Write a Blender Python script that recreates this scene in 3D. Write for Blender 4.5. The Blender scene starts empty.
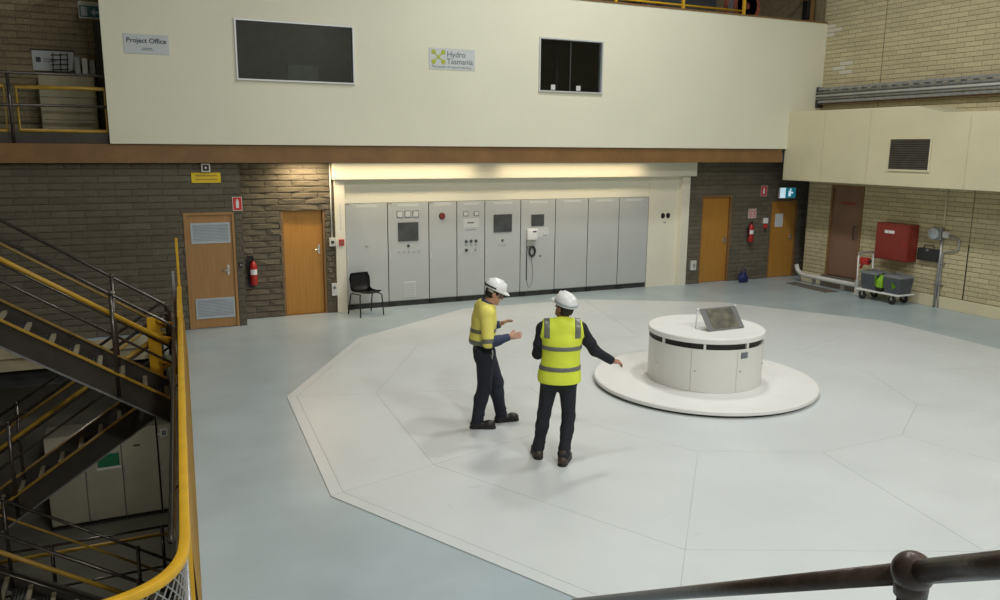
import bpy, bmesh, math, random
import numpy as np
from mathutils import Vector, Matrix
random.seed(7)
S = bpy.context.scene
COL = S.collection
PI = math.pi

# ------------------------------------------------------------------ camera
H = 3.3
YAW, PITCH, ROLL, FPX = math.radians(24.74), math.radians(10.895), math.radians(0.452), 795.1
cam_d = bpy.data.cameras.new('camera'); cam = bpy.data.objects.new('camera', cam_d); COL.objects.link(cam)
cam_d.sensor_width = 36.0; cam_d.sensor_fit = 'HORIZONTAL'; cam_d.lens = FPX / 1000.0 * 36.0
cam_d.clip_start = 0.05; cam_d.clip_end = 200
fw = Vector((math.sin(YAW)*math.cos(PITCH), math.cos(YAW)*math.cos(PITCH), -math.sin(PITCH)))
rt0 = Vector((math.cos(YAW), -math.sin(YAW), 0)); up0 = rt0.cross(fw)
rt = math.cos(ROLL)*rt0 + math.sin(ROLL)*up0; up = -math.sin(ROLL)*rt0 + math.cos(ROLL)*up0
cam.matrix_world = Matrix(((rt.x, up.x, -fw.x, 0), (rt.y, up.y, -fw.y, 0), (rt.z, up.z, -fw.z, H), (0, 0, 0, 1)))
S.camera = cam

# ------------------------------------------------------------------ world, lamps, exposure
W = bpy.data.worlds.new('world'); S.world = W; W.use_nodes = True
W.node_tree.nodes['Background'].inputs[0].default_value = (0.80, 0.86, 0.90, 1)
W.node_tree.nodes['Background'].inputs[1].default_value = 0.05
S.view_settings.view_transform = 'Standard'; S.view_settings.look = 'None'
S.view_settings.exposure = 0.0; S.view_settings.gamma = 1.0; S.view_settings.use_curve_mapping = False

def area(name, loc, sx, sy, power, color, rot=(0, 0, 0), shape='RECTANGLE', spread=180):
    d = bpy.data.lights.new(name, 'AREA'); d.shape = shape; d.size = sx; d.size_y = sy
    d.energy = power; d.color = color; d.spread = math.radians(spread)
    o = bpy.data.objects.new(name, d); COL.objects.link(o); o.location = loc; o.rotation_euler = rot
    return o
# high-bay lamps in a row under the roof of the hall
for lx, ly, lp in ((8.6, 11.0, 300), (8.4, 6.8, 250), (8.0, -3.5, 720), (2.5, -3.0, 660), (2.5, 6.5, 130)):
    area('high_bay_lamp', (lx, ly, 10.2), 1.0, 1.0, lp, (1.0, 0.995, 0.965), shape='DISK')
# unseen fill lights added to brighten the lower level
for lx, ly in ((-1.2, 14.2), (-2.5, 8.0)):
    area('lower_fill', (lx, ly, -0.70 if ly > 10 else -0.5), 0.5, 0.2, 24, (1.0, 0.95, 0.82))
# batten lamps behind the brown beam, above the alcove
area('batten_lamp', (4.9, 15.22, 2.97), 3.2, 0.08, 21, (1.0, 0.80, 0.52))
area('batten_lamp', (8.9, 15.22, 2.97), 3.6, 0.08, 21, (1.0, 0.80, 0.52))
area('passage_lamp', (3.0, 15.36, 2.97), 0.7, 0.08, 24, (1.0, 0.78, 0.5))

# ------------------------------------------------------------------ materials
MATS = {}
def mat(name, col, rough=0.6, metal=0.0, var=0.0, scale=6.0, bump=0.0, bscale=40.0, emit=0.0, objvar=0.0, spec=0.5, col2=None, stretch=None, detail=4.0):
    m = bpy.data.materials.new(name); m.use_nodes = True; nt = m.node_tree; b = nt.nodes['Principled BSDF']
    b.inputs['Base Color'].default_value = (*col, 1); b.inputs['Roughness'].default_value = rough; b.inputs['Metallic'].default_value = metal
    b.inputs['Specular IOR Level'].default_value = spec
    tc = nt.nodes.new('ShaderNodeTexCoord'); out = None
    vec = tc.outputs['Object']
    if stretch:
        mp = nt.nodes.new('ShaderNodeMapping'); mp.inputs['Scale'].default_value = stretch; nt.links.new(vec, mp.inputs['Vector']); vec = mp.outputs['Vector']
    n = nt.nodes.new('ShaderNodeTexNoise'); n.inputs['Scale'].default_value = scale; n.inputs['Detail'].default_value = detail
    nt.links.new(vec, n.inputs['Vector'])
    mix = nt.nodes.new('ShaderNodeMixRGB')
    c2 = col2 if col2 else tuple(c*(1-var) for c in col)
    mix.inputs[1].default_value = (*c2, 1)
    mix.inputs[2].default_value = (*(col if col2 else tuple(min(1, c*(1+var*0.6)) for c in col)), 1)
    rmp = nt.nodes.new('ShaderNodeMapRange'); rmp.inputs[1].default_value = 0.32; rmp.inputs[2].default_value = 0.68
    nt.links.new(n.outputs['Fac'], rmp.inputs[0]); nt.links.new(rmp.outputs[0], mix.inputs[0])
    cur = mix.outputs[0]
    if objvar:
        oi = nt.nodes.new('ShaderNodeObjectInfo'); hsv = nt.nodes.new('ShaderNodeHueSaturation')
        mr = nt.nodes.new('ShaderNodeMapRange'); mr.inputs[3].default_value = 1-objvar; mr.inputs[4].default_value = 1+objvar
        nt.links.new(oi.outputs['Random'], mr.inputs[0]); nt.links.new(mr.outputs[0], hsv.inputs['Value'])
        nt.links.new(cur, hsv.inputs['Color']); cur = hsv.outputs[0]
    if name in ('floor_grey', 'hatch_white'):      # faint worn scuffs
        for sc_, st_, lo_ in ((2.2, (1.0, 4.0, 1.0), 0.70), (3.1, (5.0, 1.0, 1.0), 0.71), (0.5, (1, 1, 1), 0.52)):
            mp = nt.nodes.new('ShaderNodeMapping'); mp.inputs['Scale'].default_value = st_; mp.inputs['Rotation'].default_value = (0, 0, 0.6); nt.links.new(tc.outputs['Object'], mp.inputs['Vector'])
            n3 = nt.nodes.new('ShaderNodeTexNoise'); n3.inputs['Scale'].default_value = sc_; n3.inputs['Detail'].default_value = 6; nt.links.new(mp.outputs[0], n3.inputs['Vector'])
            r3 = nt.nodes.new('ShaderNodeMapRange'); r3.inputs[1].default_value = lo_; r3.inputs[2].default_value = lo_+0.09; r3.inputs[3].default_value = 0.0; r3.inputs[4].default_value = 0.26 if lo_ > 0.6 else 0.07; nt.links.new(n3.outputs['Fac'], r3.inputs[0])
            m3 = nt.nodes.new('ShaderNodeMixRGB'); m3.inputs[2].default_value = (0.20, 0.21, 0.21, 1); nt.links.new(r3.outputs[0], m3.inputs[0]); nt.links.new(cur, m3.inputs[1]); cur = m3.outputs[0]
    nt.links.new(cur, b.inputs['Base Color'])
    if bump:
        n2 = nt.nodes.new('ShaderNodeTexNoise'); n2.inputs['Scale'].default_value = bscale; n2.inputs['Detail'].default_value = 3
        nt.links.new(vec, n2.inputs['Vector'])
        bp = nt.nodes.new('ShaderNodeBump'); bp.inputs['Strength'].default_value = bump; bp.inputs['Distance'].default_value = 0.01
        nt.links.new(n2.outputs['Fac'], bp.inputs['Height']); nt.links.new(bp.outputs[0], b.inputs['Normal'])
    if emit:
        nt.links.new(cur, b.inputs['Emission Color']); b.inputs['Emission Strength'].default_value = emit
    MATS[name] = m
    return m
mat('floor_grey', (0.395, 0.475, 0.51), 0.32, var=0.10, scale=1.2, bump=0.03, bscale=25)
mat('hatch_white', (0.625, 0.662, 0.668), 0.33, var=0.045, scale=0.9, bump=0.02, bscale=20)
mat('seam_dark', (0.55, 0.58, 0.58), 0.8, var=0.1)
mat('disc_white', (0.80, 0.80, 0.78), 0.4, var=0.03, scale=3)
mat('drum_white', (0.74, 0.74, 0.70), 0.38, var=0.03, scale=2)
mat('black', (0.012, 0.012, 0.012), 0.5, var=0.2)
mat('black_plastic', (0.02, 0.021, 0.023), 0.38, var=0.2)
mat('dark_brick', (0.150, 0.130, 0.092), 0.9, var=0.35, scale=14, bump=0.9, bscale=28, objvar=0.12)
mat('dark_mortar', (0.100, 0.088, 0.064), 0.95, var=0.2, scale=10, bump=0.4)
mat('cream_brick', (0.53, 0.465, 0.285), 0.75, var=0.14, scale=7, bump=0.35, bscale=30, objvar=0.09)
mat('cream_mortar', (0.235, 0.195, 0.115), 0.95, var=0.2, scale=10, bump=0.3)
mat('tan_brick', (0.33, 0.275, 0.17), 0.85, var=0.3, scale=9, bump=0.7, bscale=25, objvar=0.14)
mat('tan_mortar', (0.17, 0.14, 0.085), 0.95, var=0.2)
mat('cream_paint', (0.76, 0.75, 0.60), 0.6, var=0.03, scale=0.7, bump=0.02, bscale=8)
mat('soffit_paint', (0.65, 0.60, 0.41), 0.65, var=0.06, scale=0.9, bump=0.03)
mat('soffit_seam', (0.56, 0.51, 0.35), 0.8, var=0.15, scale=4)
mat('pale_brick', (0.60, 0.57, 0.46), 0.8, var=0.12, scale=6)
mat('alcove_white', (0.74, 0.72, 0.60), 0.6, var=0.03, scale=1)
mat('beam_brown', (0.225, 0.118, 0.040), 0.55, var=0.16, scale=2.5)
mat('timber_door', (0.40, 0.225, 0.085), 0.45, col2=(0.33, 0.175, 0.06), scale=3.5, stretch=(14, 14, 0.6), detail=6)
mat('amber_door', (0.46, 0.225, 0.042), 0.42, col2=(0.39, 0.18, 0.030), scale=3.5, stretch=(14, 14, 0.5), detail=6)
mat('door_frame', (0.23, 0.125, 0.05), 0.55, var=0.15, scale=9)
mat('brown_door', (0.22, 0.125, 0.085), 0.55, var=0.08, scale=3)
mat('cabinet_grey', (0.46, 0.485, 0.485), 0.42, var=0.03, scale=2)
mat('cabinet_dark', (0.035, 0.036, 0.036), 0.6, var=0.2)
mat('screen_dark', (0.065, 0.072, 0.078), 0.25, var=0.25, scale=5)
mat('white', (0.76, 0.77, 0.77), 0.5, var=0.03)
mat('card', (0.565, 0.585, 0.585), 0.5, var=0.02)
mat('offwhite', (0.62, 0.62, 0.58), 0.5, var=0.06)
mat('chrome', (0.62, 0.62, 0.60), 0.28, 0.9, var=0.05)
mat('steel', (0.42, 0.42, 0.41), 0.42, 0.6, var=0.15)
mat('galv', (0.30, 0.31, 0.31), 0.5, 0.4, var=0.2, scale=12)
mat('louvre', (0.46, 0.52, 0.56), 0.4, 0.3, var=0.06)
mat('rail_dark', (0.10, 0.088, 0.078), 0.26, 0.6, var=0.25, scale=10)
mat('rail_brown', (0.070, 0.048, 0.040), 0.34, 0.2, var=0.35, scale=22, bump=0.15, bscale=60)
mat('stair_brown', (0.050, 0.043, 0.034), 0.6, var=0.2, scale=5)
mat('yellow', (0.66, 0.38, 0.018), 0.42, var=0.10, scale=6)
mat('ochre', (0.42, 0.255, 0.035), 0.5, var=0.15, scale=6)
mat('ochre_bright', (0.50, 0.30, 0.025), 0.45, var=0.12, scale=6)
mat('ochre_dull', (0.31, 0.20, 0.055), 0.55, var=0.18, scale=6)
mat('nosing', (0.30, 0.27, 0.18), 0.7, var=0.12)
mat('grating', (0.075, 0.078, 0.075), 0.6, 0.3, var=0.2)
mat('slab_cream', (0.46, 0.41, 0.27), 0.7, var=0.10, scale=3)
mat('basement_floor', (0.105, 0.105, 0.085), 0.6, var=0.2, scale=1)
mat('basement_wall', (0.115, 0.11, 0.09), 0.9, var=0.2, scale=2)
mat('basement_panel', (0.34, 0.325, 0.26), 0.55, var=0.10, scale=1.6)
mat('red', (0.22, 0.026, 0.017), 0.4, var=0.06, scale=3)
mat('stop_red', (0.20, 0.025, 0.025), 0.4, var=0.1)
mat('ext_red', (0.42, 0.02, 0.018), 0.3, var=0.1)
mat('sign_red', (0.60, 0.035, 0.03), 0.5, var=0.03)
mat('sign_yellow', (0.72, 0.52, 0.008), 0.5, var=0.03)
mat('sign_white', (0.58, 0.61, 0.62), 0.5, var=0.02)
mat('sign_paper', (0.55, 0.585, 0.61), 0.5, var=0.02)
mat('ink', (0.045, 0.06, 0.075), 0.6, var=0.1)
mat('ink_grey', (0.15, 0.18, 0.20), 0.6, var=0.1)
mat('logo_green', (0.42, 0.47, 0.055), 0.5, var=0.03)
mat('exit_green', (0.012, 0.17, 0.22), 0.4, var=0.05, emit=0.55)
mat('exit_white', (0.55, 0.75, 0.85), 0.4, var=0.02, emit=0.75)
mat('exit_dim', (0.02, 0.11, 0.14), 0.4, var=0.05)
mat('exit_dimwhite', (0.45, 0.52, 0.60), 0.4, var=0.02)
mat('green_sign', (0.02, 0.15, 0.075), 0.5, var=0.1)
mat('blue_bag', (0.012, 0.022, 0.13), 0.6, var=0.3)
mat('tub_grey', (0.075, 0.085, 0.10), 0.45, var=0.15)
mat('tub_lid', (0.20, 0.215, 0.23), 0.4, var=0.1)
mat('lime', (0.24, 0.50, 0.02), 0.45, var=0.05)
mat('frame_alu', (0.66, 0.68, 0.68), 0.4, 0.3, var=0.03)
mat('stand_frame', (0.25, 0.255, 0.26), 0.4, 0.4, var=0.08)
mat('stand_photo', (0.20, 0.185, 0.135), 0.25, col2=(0.10, 0.10, 0.085), scale=9)
mat('vent_dark', (0.055, 0.050, 0.040), 0.7, var=0.2)
mat('vent_slat', (0.135, 0.12, 0.09), 0.6, var=0.15)
mat('soil', (0.16, 0.14, 0.11), 0.95, var=0.2)
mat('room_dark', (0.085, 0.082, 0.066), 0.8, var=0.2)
mat('drum_red', (0.26, 0.075, 0.045), 0.5, var=0.3, scale=4)
mat('ceiling', (0.30, 0.30, 0.28), 0.9, var=0.05)
mat('hall_wall', (0.34, 0.31, 0.24), 0.9, var=0.1)
mat('mat_brown', (0.14, 0.125, 0.10), 0.95, var=0.3, scale=12)
mat('skin_a', (0.52, 0.28, 0.185), 0.5, var=0.06, scale=12)
mat('skin_b', (0.40, 0.20, 0.13), 0.5, var=0.06, scale=12)
mat('hair', (0.014, 0.011, 0.010), 0.6, var=0.3, scale=40)
mat('hivis_yellow', (0.86, 0.78, 0.17), 0.75, var=0.07, scale=7, bump=0.3, bscale=14)
mat('vest_lime', (0.74, 0.85, 0.06), 0.7, var=0.07, scale=7, bump=0.3, bscale=12)
mat('vest_side', (0.72, 0.80, 0.10), 0.7, var=0.05, scale=7)
mat('reflective', (0.17, 0.18, 0.15), 0.35, 0.1, var=0.10, scale=20)
mat('navy', (0.013, 0.017, 0.030), 0.8, var=0.2, scale=9, bump=0.4, bscale=16)
mat('navy_sleeve', (0.035, 0.050, 0.105), 0.8, var=0.15, scale=9, bump=0.3, bscale=16)
mat('black_cloth', (0.010, 0.012, 0.017), 0.85, var=0.25, scale=9, bump=0.4, bscale=16)
mat('dark_trousers', (0.013, 0.016, 0.024), 0.85, var=0.25, scale=9, bump=0.4, bscale=16)
mat('boot_black', (0.016, 0.015, 0.015), 0.45, var=0.2)
mat('boot_brown', (0.050, 0.034, 0.026), 0.5, var=0.25)
mat('helmet_white', (0.82, 0.83, 0.83), 0.3, var=0.02)
mat('lip', (0.30, 0.10, 0.08), 0.5, var=0.05)
def glass(name, tint, refl):
    m = bpy.data.materials.new(name); m.use_nodes = True; nt = m.node_tree; nt.nodes.clear()
    o = nt.nodes.new('ShaderNodeOutputMaterial'); t = nt.nodes.new('ShaderNodeBsdfTransparent'); g = nt.nodes.new('ShaderNodeBsdfGlossy')
    t.inputs[0].default_value = (*tint, 1); g.inputs['Roughness'].default_value = 0.03; g.inputs[0].default_value = (0.9, 0.95, 1, 1)
    f = nt.nodes.new('ShaderNodeFresnel'); f.inputs[0].default_value = 1.5
    mx = nt.nodes.new('ShaderNodeMixShader'); nt.links.new(f.outputs[0], mx.inputs[0]); nt.links.new(t.outputs[0], mx.inputs[1]); nt.links.new(g.outputs[0], mx.inputs[2])
    nt.links.new(mx.outputs[0], o.inputs[0]); MATS[name] = m
glass('window_glass', (0.72, 0.76, 0.76), 0.1)
glass('clear_glass', (0.85, 0.87, 0.88), 0.1)
M = MATS

# ------------------------------------------------------------------ mesh helpers
def box(bm, x0, x1, y0, y1, z0, z1):
    v = [bm.verts.new(p) for p in ((x0,y0,z0),(x1,y0,z0),(x1,y1,z0),(x0,y1,z0),(x0,y0,z1),(x1,y0,z1),(x1,y1,z1),(x0,y1,z1))]
    for f in ((0,3,2,1),(4,5,6,7),(0,1,5,4),(1,2,6,5),(2,3,7,6),(3,0,4,7)): bm.faces.new([v[i] for i in f])
def B(*a):
    bm = bmesh.new(); box(bm, *a); return bm
def bev(bm, w=0.01, seg=2):
    bmesh.ops.bevel(bm, geom=list(bm.edges), offset=w, segments=seg, affect='EDGES', profile=0.5); return bm
def RB(x0, x1, y0, y1, z0, z1, w=0.01, seg=2): return bev(B(x0, x1, y0, y1, z0, z1), w, seg)
def tube(bm, pts, r, n=10, cap=True, closed=False):
    pts = [Vector(p) for p in pts]; rings = []
    prev = None
    for i, p in enumerate(pts):
        if closed: t = (pts[(i+1) % len(pts)] - pts[i-1])
        else: t = (pts[min(i+1, len(pts)-1)] - pts[max(i-1, 0)])
        t.normalize()
        if prev is None:
            a = Vector((0,0,1)) if abs(t.z) < 0.9 else Vector((1,0,0)); u = t.cross(a).normalized()
        else:
            u = (prev - t*prev.dot(t)).normalized()
        prev = u; w = t.cross(u)
        rr = r[i] if isinstance(r, (list, tuple)) else r
        rings.append([bm.verts.new(p + rr*(math.cos(2*PI*k/n)*u + math.sin(2*PI*k/n)*w)) for k in range(n)])
    m = len(rings)
    for i in range(m if closed else m-1):
        A, C = rings[i], rings[(i+1) % m]
        for k in range(n): bm.faces.new((A[k], A[(k+1) % n], C[(k+1) % n], C[k]))
    if cap and not closed:
        bm.faces.new(list(reversed(rings[0]))); bm.faces.new(rings[-1])
    return bm
def T(pts, r, n=10, **k): return tube(bmesh.new(), pts, r, n, **k)
def lathe(bm, prof, n=48, c=(0,0,0), a0=0.0, a1=2*PI, axis='z'):
    full = abs(a1-a0-2*PI) < 1e-6; rings = []
    cnt = n if full else n+1
    for i in range(cnt):
        a = a0 + (a1-a0)*i/n; ring = []
        for r, z in prof:
            ring.append(bm.verts.new((c[0]+r*math.cos(a), c[1]+r*math.sin(a), c[2]+z)))
        rings.append(ring)
    for i in range(n):
        A, C = rings[i], rings[(i+1) % cnt]
        for k in range(len(prof)-1):
            try: bm.faces.new((A[k], C[k], C[k+1], A[k+1]))
            except ValueError: pass
    bmesh.ops.remove_doubles(bm, verts=bm.verts, dist=1e-5)
    return bm
def L(prof, n=48, **k): return lathe(bmesh.new(), prof, n, **k)
def prism(bm, poly, z0, z1):
    a = [bm.verts.new((x, y, z0)) for x, y in poly]; b = [bm.verts.new((x, y, z1)) for x, y in poly]
    bm.faces.new(list(reversed(a))); bm.faces.new(b); n = len(poly)
    for i in range(n): bm.faces.new((a[i], a[(i+1) % n], b[(i+1) % n], b[i]))
    return bm
def sphere(bm, c, r, sc=(1,1,1), u=16, v=10):
    m = Matrix.Translation(c) @ Matrix.Diagonal((r*sc[0], r*sc[1], r*sc[2], 1))
    bmesh.ops.create_uvsphere(bm, u_segments=u, v_segments=v, radius=1, matrix=m); return bm
def obj(name, bm, m, parent=None, smooth=False, loc=None, shift=None):
    if isinstance(bm, bpy.types.Mesh): me = bm
    else:
        bmesh.ops.recalc_face_normals(bm, faces=bm.faces)
        if shift: bmesh.ops.translate(bm, verts=bm.verts, vec=shift)
        me = bpy.data.meshes.new(name); bm.to_mesh(me); bm.free()
    if m and not me.materials: me.materials.append(M[m])
    if smooth:
        for p in me.polygons: p.use_smooth = True
        if smooth == 'auto':
            try: me.set_sharp_from_angle(angle=math.radians(38))
            except Exception: pass
    o = bpy.data.objects.new(name, me); COL.objects.link(o)
    if loc: o.location = loc
    if parent: o.parent = parent
    return o
def tag(o, label=None, cat=None, group=None, kind=None):
    if label: o['label'] = label
    if cat: o['category'] = cat
    if group: o['group'] = group
    if kind: o['kind'] = kind
    return o
def thing(name, label, cat, loc=(0,0,0), rz=0, group=None):
    o = bpy.data.objects.new(name, None); COL.objects.link(o); o.location = loc; o.rotation_euler = (0, 0, rz); o.empty_display_size = 0.1
    return tag(o, label, cat, group)
def struct(name, bm, m, label=None, parent=None):
    o = obj(name, bm, m, parent)
    if not parent: o['kind'] = 'structure'
    if label: o['label'] = label
    return o
def text(name, s, size, m, parent, mtx, ext=0.001, align='LEFT', bold=0.0):
    cu = bpy.data.curves.new(name, 'FONT'); cu.body = s; cu.size = size; cu.extrude = ext; cu.align_x = align; cu.offset = bold
    t = bpy.data.objects.new(name, cu); COL.objects.link(t)
    dg = bpy.context.evaluated_depsgraph_get(); me = bpy.data.meshes.new_from_object(t.evaluated_get(dg))
    bpy.data.objects.remove(t); me.materials.clear(); me.materials.append(M[m])
    o = bpy.data.objects.new(name, me); COL.objects.link(o)
    me.transform(mtx)
    if parent: o.parent = parent
    return o
# text plane facing -Y: local x -> +X, local y -> +Z
def face_mY(x, y, z): return Matrix(((1,0,0,x),(0,0,-1,y),(0,1,0,z),(0,0,0,1)))
# text plane facing -X (on the right wall): local x -> -Y, local y -> +Z
def face_mX(x, y, z): return Matrix(((0,0,-1,x),(-1,0,0,y),(0,1,0,z),(0,0,0,1)))
def grid_wall(axis, pos, thick, u0, u1, z0, z1, holes):
    """slab on plane axis=pos with rectangular openings (ua,ub,za,zb)"""
    us = sorted({u0, u1, *[min(max(h[i], u0), u1) for h in holes for i in (0, 1)]}); zs = sorted({z0, z1, *[min(max(h[i], z0), z1) for h in holes for i in (2, 3)]})
    bm = bmesh.new()
    for a, b in zip(us, us[1:]):
        for c, d in zip(zs, zs[1:]):
            mu, mz = (a+b)/2, (c+d)/2
            if any(h[0] < mu < h[1] and h[2] < mz < h[3] for h in holes): continue
            if axis == 'y': box(bm, a, b, pos, pos+thick, c, d)
            else: box(bm, pos, pos+thick, a, b, c, d)
    bmesh.ops.remove_doubles(bm, verts=bm.verts, dist=1e-5)
    seen = {}
    for f in list(bm.faces):
        k = tuple(sorted(v.index for v in f.verts))
        c = f.calc_center_median(); k = (round(c.x, 4), round(c.y, 4), round(c.z, 4))
        seen.setdefault(k, []).append(f)
    bmesh.ops.delete(bm, geom=[f for fs in seen.values() if len(fs) > 1 for f in fs], context='FACES')
    return bm
# unit bricks (x -0.5..0.5, y -1..0 front, z -0.5..0.5), shared between copies; rough split faces
def unit_brick(rough):
    bm = bmesh.new(); nx = 4; rows = []
    for j, z in enumerate((-0.5, -0.36, 0.36, 0.5)):
        row = []
        for i in range(nx+1):
            x = -0.5 + i/nx
            edge = j in (0, 3) or i in (0, nx)
            y = (-0.45 if edge else -1.0) + random.uniform(-rough, rough)
            row.append(bm.verts.new((x, y, z)))
        rows.append(row)
    for a, b in zip(rows, rows[1:]):
        for i in range(nx): bm.faces.new((a[i], a[i+1], b[i+1], b[i]))
    bk = [bm.verts.new((x, 0, z)) for x, z in ((-0.5,-0.5),(0.5,-0.5),(0.5,0.5),(-0.5,0.5))]
    bm.faces.new([rows[0][i] for i in range(nx, -1, -1)] + [bk[0], bk[1]])
    bm.faces.new([rows[-1][i] for i in range(nx+1)] + [bk[2], bk[3]])
    bm.faces.new([r[0] for r in rows] + [bk[3], bk[0]])
    bm.faces.new([r[-1] for r in reversed(rows)] + [bk[1], bk[2]])
    bmesh.ops.recalc_face_normals(bm, faces=bm.faces)
    me = bpy.data.meshes.new('brick'); bm.to_mesh(me); bm.free(); return me
BRICKS = {}
def brick_meshes(m, rough):
    if (m, rough) not in BRICKS:
        lst = []
        for _ in range(5):
            me = unit_brick(rough); me.materials.append(M[m]); lst.append(me)
        BRICKS[(m, rough)] = lst
    return BRICKS[(m, rough)]
CAMP = Vector((0, 0, H))
def lay_bricks(parent, axis, pos, u0, u1, z0, z1, bl, bh, m, rough=0.25, proud=0.012, joint=0.011, holes=(), seed=1, maxn=298):
    """running-bond bricks as children of a wall; past 300 the far ones become one stuff part"""
    rnd = random.Random(seed); out = []
    rows = int(round((z1-z0)/bh)); h = (z1-z0)/rows
    for r in range(rows):
        za, zb = z0+r*h, z0+(r+1)*h
        segs = [(u0, u1)]
        for ha, hb, hc, hd in holes:
            if hc < (za+zb)/2 < hd:
                ns = []
                for a, b in segs:
                    if hb <= a or ha >= b: ns.append((a, b)); continue
                    if ha > a: ns.append((a, ha))
                    if hb < b: ns.append((hb, b))
                segs = ns
        off = (r % 2)*bl*0.5 + rnd.uniform(-0.03, 0.03)*bl
        for a, b in segs:
            k = math.floor((a-u0-off)/bl); x = u0+off+k*bl
            while x < b:
                p, q = max(x, a), min(x+bl, b)
                if q-p > 0.035: out.append((p, q, za, zb))
                x += bl
    meshes = brick_meshes(m, rough)
    def mtx(p, q, za, zb, pr):
        sc = Matrix.Diagonal((q-p-joint, pr, zb-za-joint, 1))
        if axis == 'y': return Matrix.Translation(((p+q)/2, pos, (za+zb)/2)) @ sc
        return Matrix.Translation((pos, (p+q)/2, (za+zb)/2)) @ Matrix.Rotation(-PI/2, 4, 'Z') @ sc
    def dist(e):
        u, z = (e[0]+e[1])/2, (e[2]+e[3])/2
        P = Vector((u, pos, z)) if axis == 'y' else Vector((pos, u, z))
        d = P-CAMP; dep = d.dot(fw)
        if dep <= 0.1: return 1e9
        x, y = FPX*d.dot(rt)/dep, FPX*d.dot(up)/dep
        return dep if abs(x) < 520 and abs(y) < 320 else 1000+dep
    out.sort(key=dist)
    for e in out[:maxn]:
        o = bpy.data.objects.new('brick', rnd.choice(meshes)); COL.objects.link(o); o.parent = parent
        o.matrix_local = mtx(*e, proud*rnd.uniform(0.75, 1.25))
    if len(out) > maxn:
        bm = bmesh.new()
        for e in out[maxn:]:
            mm = rnd.choice(meshes); n0 = len(bm.verts); bm.from_mesh(mm); bm.verts.ensure_lookup_table()
            bmesh.ops.transform(bm, matrix=mtx(*e, proud*rnd.uniform(0.75, 1.25)), verts=bm.verts[n0:])
        o = obj('brickwork', bm, m, parent); o['kind'] = 'stuff'

# ================================================================== SETTING
HOLE_X, HOLE_Y0, HOLE_Y1 = 0.30, 4.06, 14.95
LEFT, FRONT, RIGHT_OUT, BACK_OUT = -7.0, -7.0, 16.6, 19.5
bm = bmesh.new()
prism(bm, [(LEFT, FRONT), (RIGHT_OUT, FRONT), (RIGHT_OUT, BACK_OUT), (LEFT, BACK_OUT), (LEFT, HOLE_Y1), (HOLE_X, HOLE_Y1), (HOLE_X, 10.6), (0.0, HOLE_Y0), (LEFT, HOLE_Y0)], -0.35, 0)
flo = struct('floor', bm, 'floor_grey', 'blue-grey painted concrete floor of the machine hall')
obj('slab_edge', B(LEFT, HOLE_X, HOLE_Y1-0.012, HOLE_Y1-0.001, -0.42, -0.01), 'slab_cream', flo)
obj('slab_edge', B(LEFT, HOLE_X, HOLE_Y1-0.05, HOLE_Y1-0.0125, -0.20, -0.01), 'slab_cream', flo)

# light grey twelve-sided hatch in the floor
PC = Vector((7.32, 8.75))
POLY = [(1.68,10.42),(1.52,7.13),(3.15,3.95),(6.0,2.65),(8.9,2.7),(11.6,4.35),(13.1,7.35),(13.25,10.67),(11.55,13.45),(8.9,14.9),(6.05,14.95),(3.4,13.28)]
POLY = [Vector(p) for p in POLY]
bm = prism(bmesh.new(), [tuple(p) for p in POLY], 0.0005, 0.004)
hatch = struct('floor_hatch', bm, 'seam_dark', 'light grey twelve-sided hatch cover in the floor')
def ring(f): return [PC + (p-PC)*f for p in POLY]
def plate(name, pts):
    c = sum((Vector(p) for p in pts), Vector((0, 0)))/len(pts)
    out = []
    n = len(pts)
    for i in range(n):       # inset each edge by 4 mm
        a, b, d = Vector(pts[i-1]), Vector(pts[i]), Vector(pts[(i+1) % n])
        e1 = (b-a).normalized(); e2 = (d-b).normalized()
        n1 = Vector((-e1.y, e1.x)); n2 = Vector((-e2.y, e2.x))
        if n1.dot(c-b) < 0: n1 = -n1
        if n2.dot(c-b) < 0: n2 = -n2
        k = (n1+n2); out.append(tuple(b + k*(0.0019/max(0.3, (1+n1.dot(n2))))))
    obj(name, prism(bmesh.new(), out, 0.004, 0.010), 'hatch_white', hatch)
R1, R2, R3, R4 = ring(1.0), ring(0.978), ring(0.80), ring(0.44)
for i in range(12):
    j = (i+1) % 12
    plate('hatch_border', (R1[i], R1[j], R2[j], R2[i]))
    plate('hatch_plate', (R2[i], R2[j], R3[j], R3[i]))
    plate('hatch_plate', (R3[i], R3[j], R4[j], R4[i]))
plate('hatch_centre', R4)
Z0 = 0.010

# back wall, left part (with the louvred door), standing a little forward
D1 = (0.79, 1.645, 0.0, 2.11)
w = struct('wall_back_left', grid_wall('y', 15.11, 0.55, LEFT, 1.78, 0.0, 2.99, [D1]), 'dark_mortar', 'dark brown split-face brick wall beside the stairs')
lay_bricks(w, 'y', 15.11, -2.75, 1.78, 0.0, 2.88, 0.5, 0.116, 'dark_brick', 0.3, holes=[D1], seed=2, maxn=280)
bm_me = brick_meshes('dark_brick', 0.3)
for k in range(18):
    o = bpy.data.objects.new('brick', random.choice(bm_me)); COL.objects.link(o); o.parent = w
    o.matrix_local = Matrix.Translation((-2.62+0.25*k, 15.11, 2.935)) @ Matrix.Diagonal((0.24, 0.016, 0.095, 1))
# middle strip with the amber door
D2 = (2.565, 3.41, 0.0, 2.11)
w = struct('wall_back_middle', grid_wall('y', 15.66, 0.5, 1.78, 3.62, 0.0, 2.99, [D2]), 'dark_mortar', 'dark brick wall around the amber timber door')
lay_bricks(w, 'y', 15.66, 1.78, 3.60, 0.0, 2.98, 0.5, 0.116, 'dark_brick', 0.42, proud=0.02, holes=[D2], seed=3)
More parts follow.
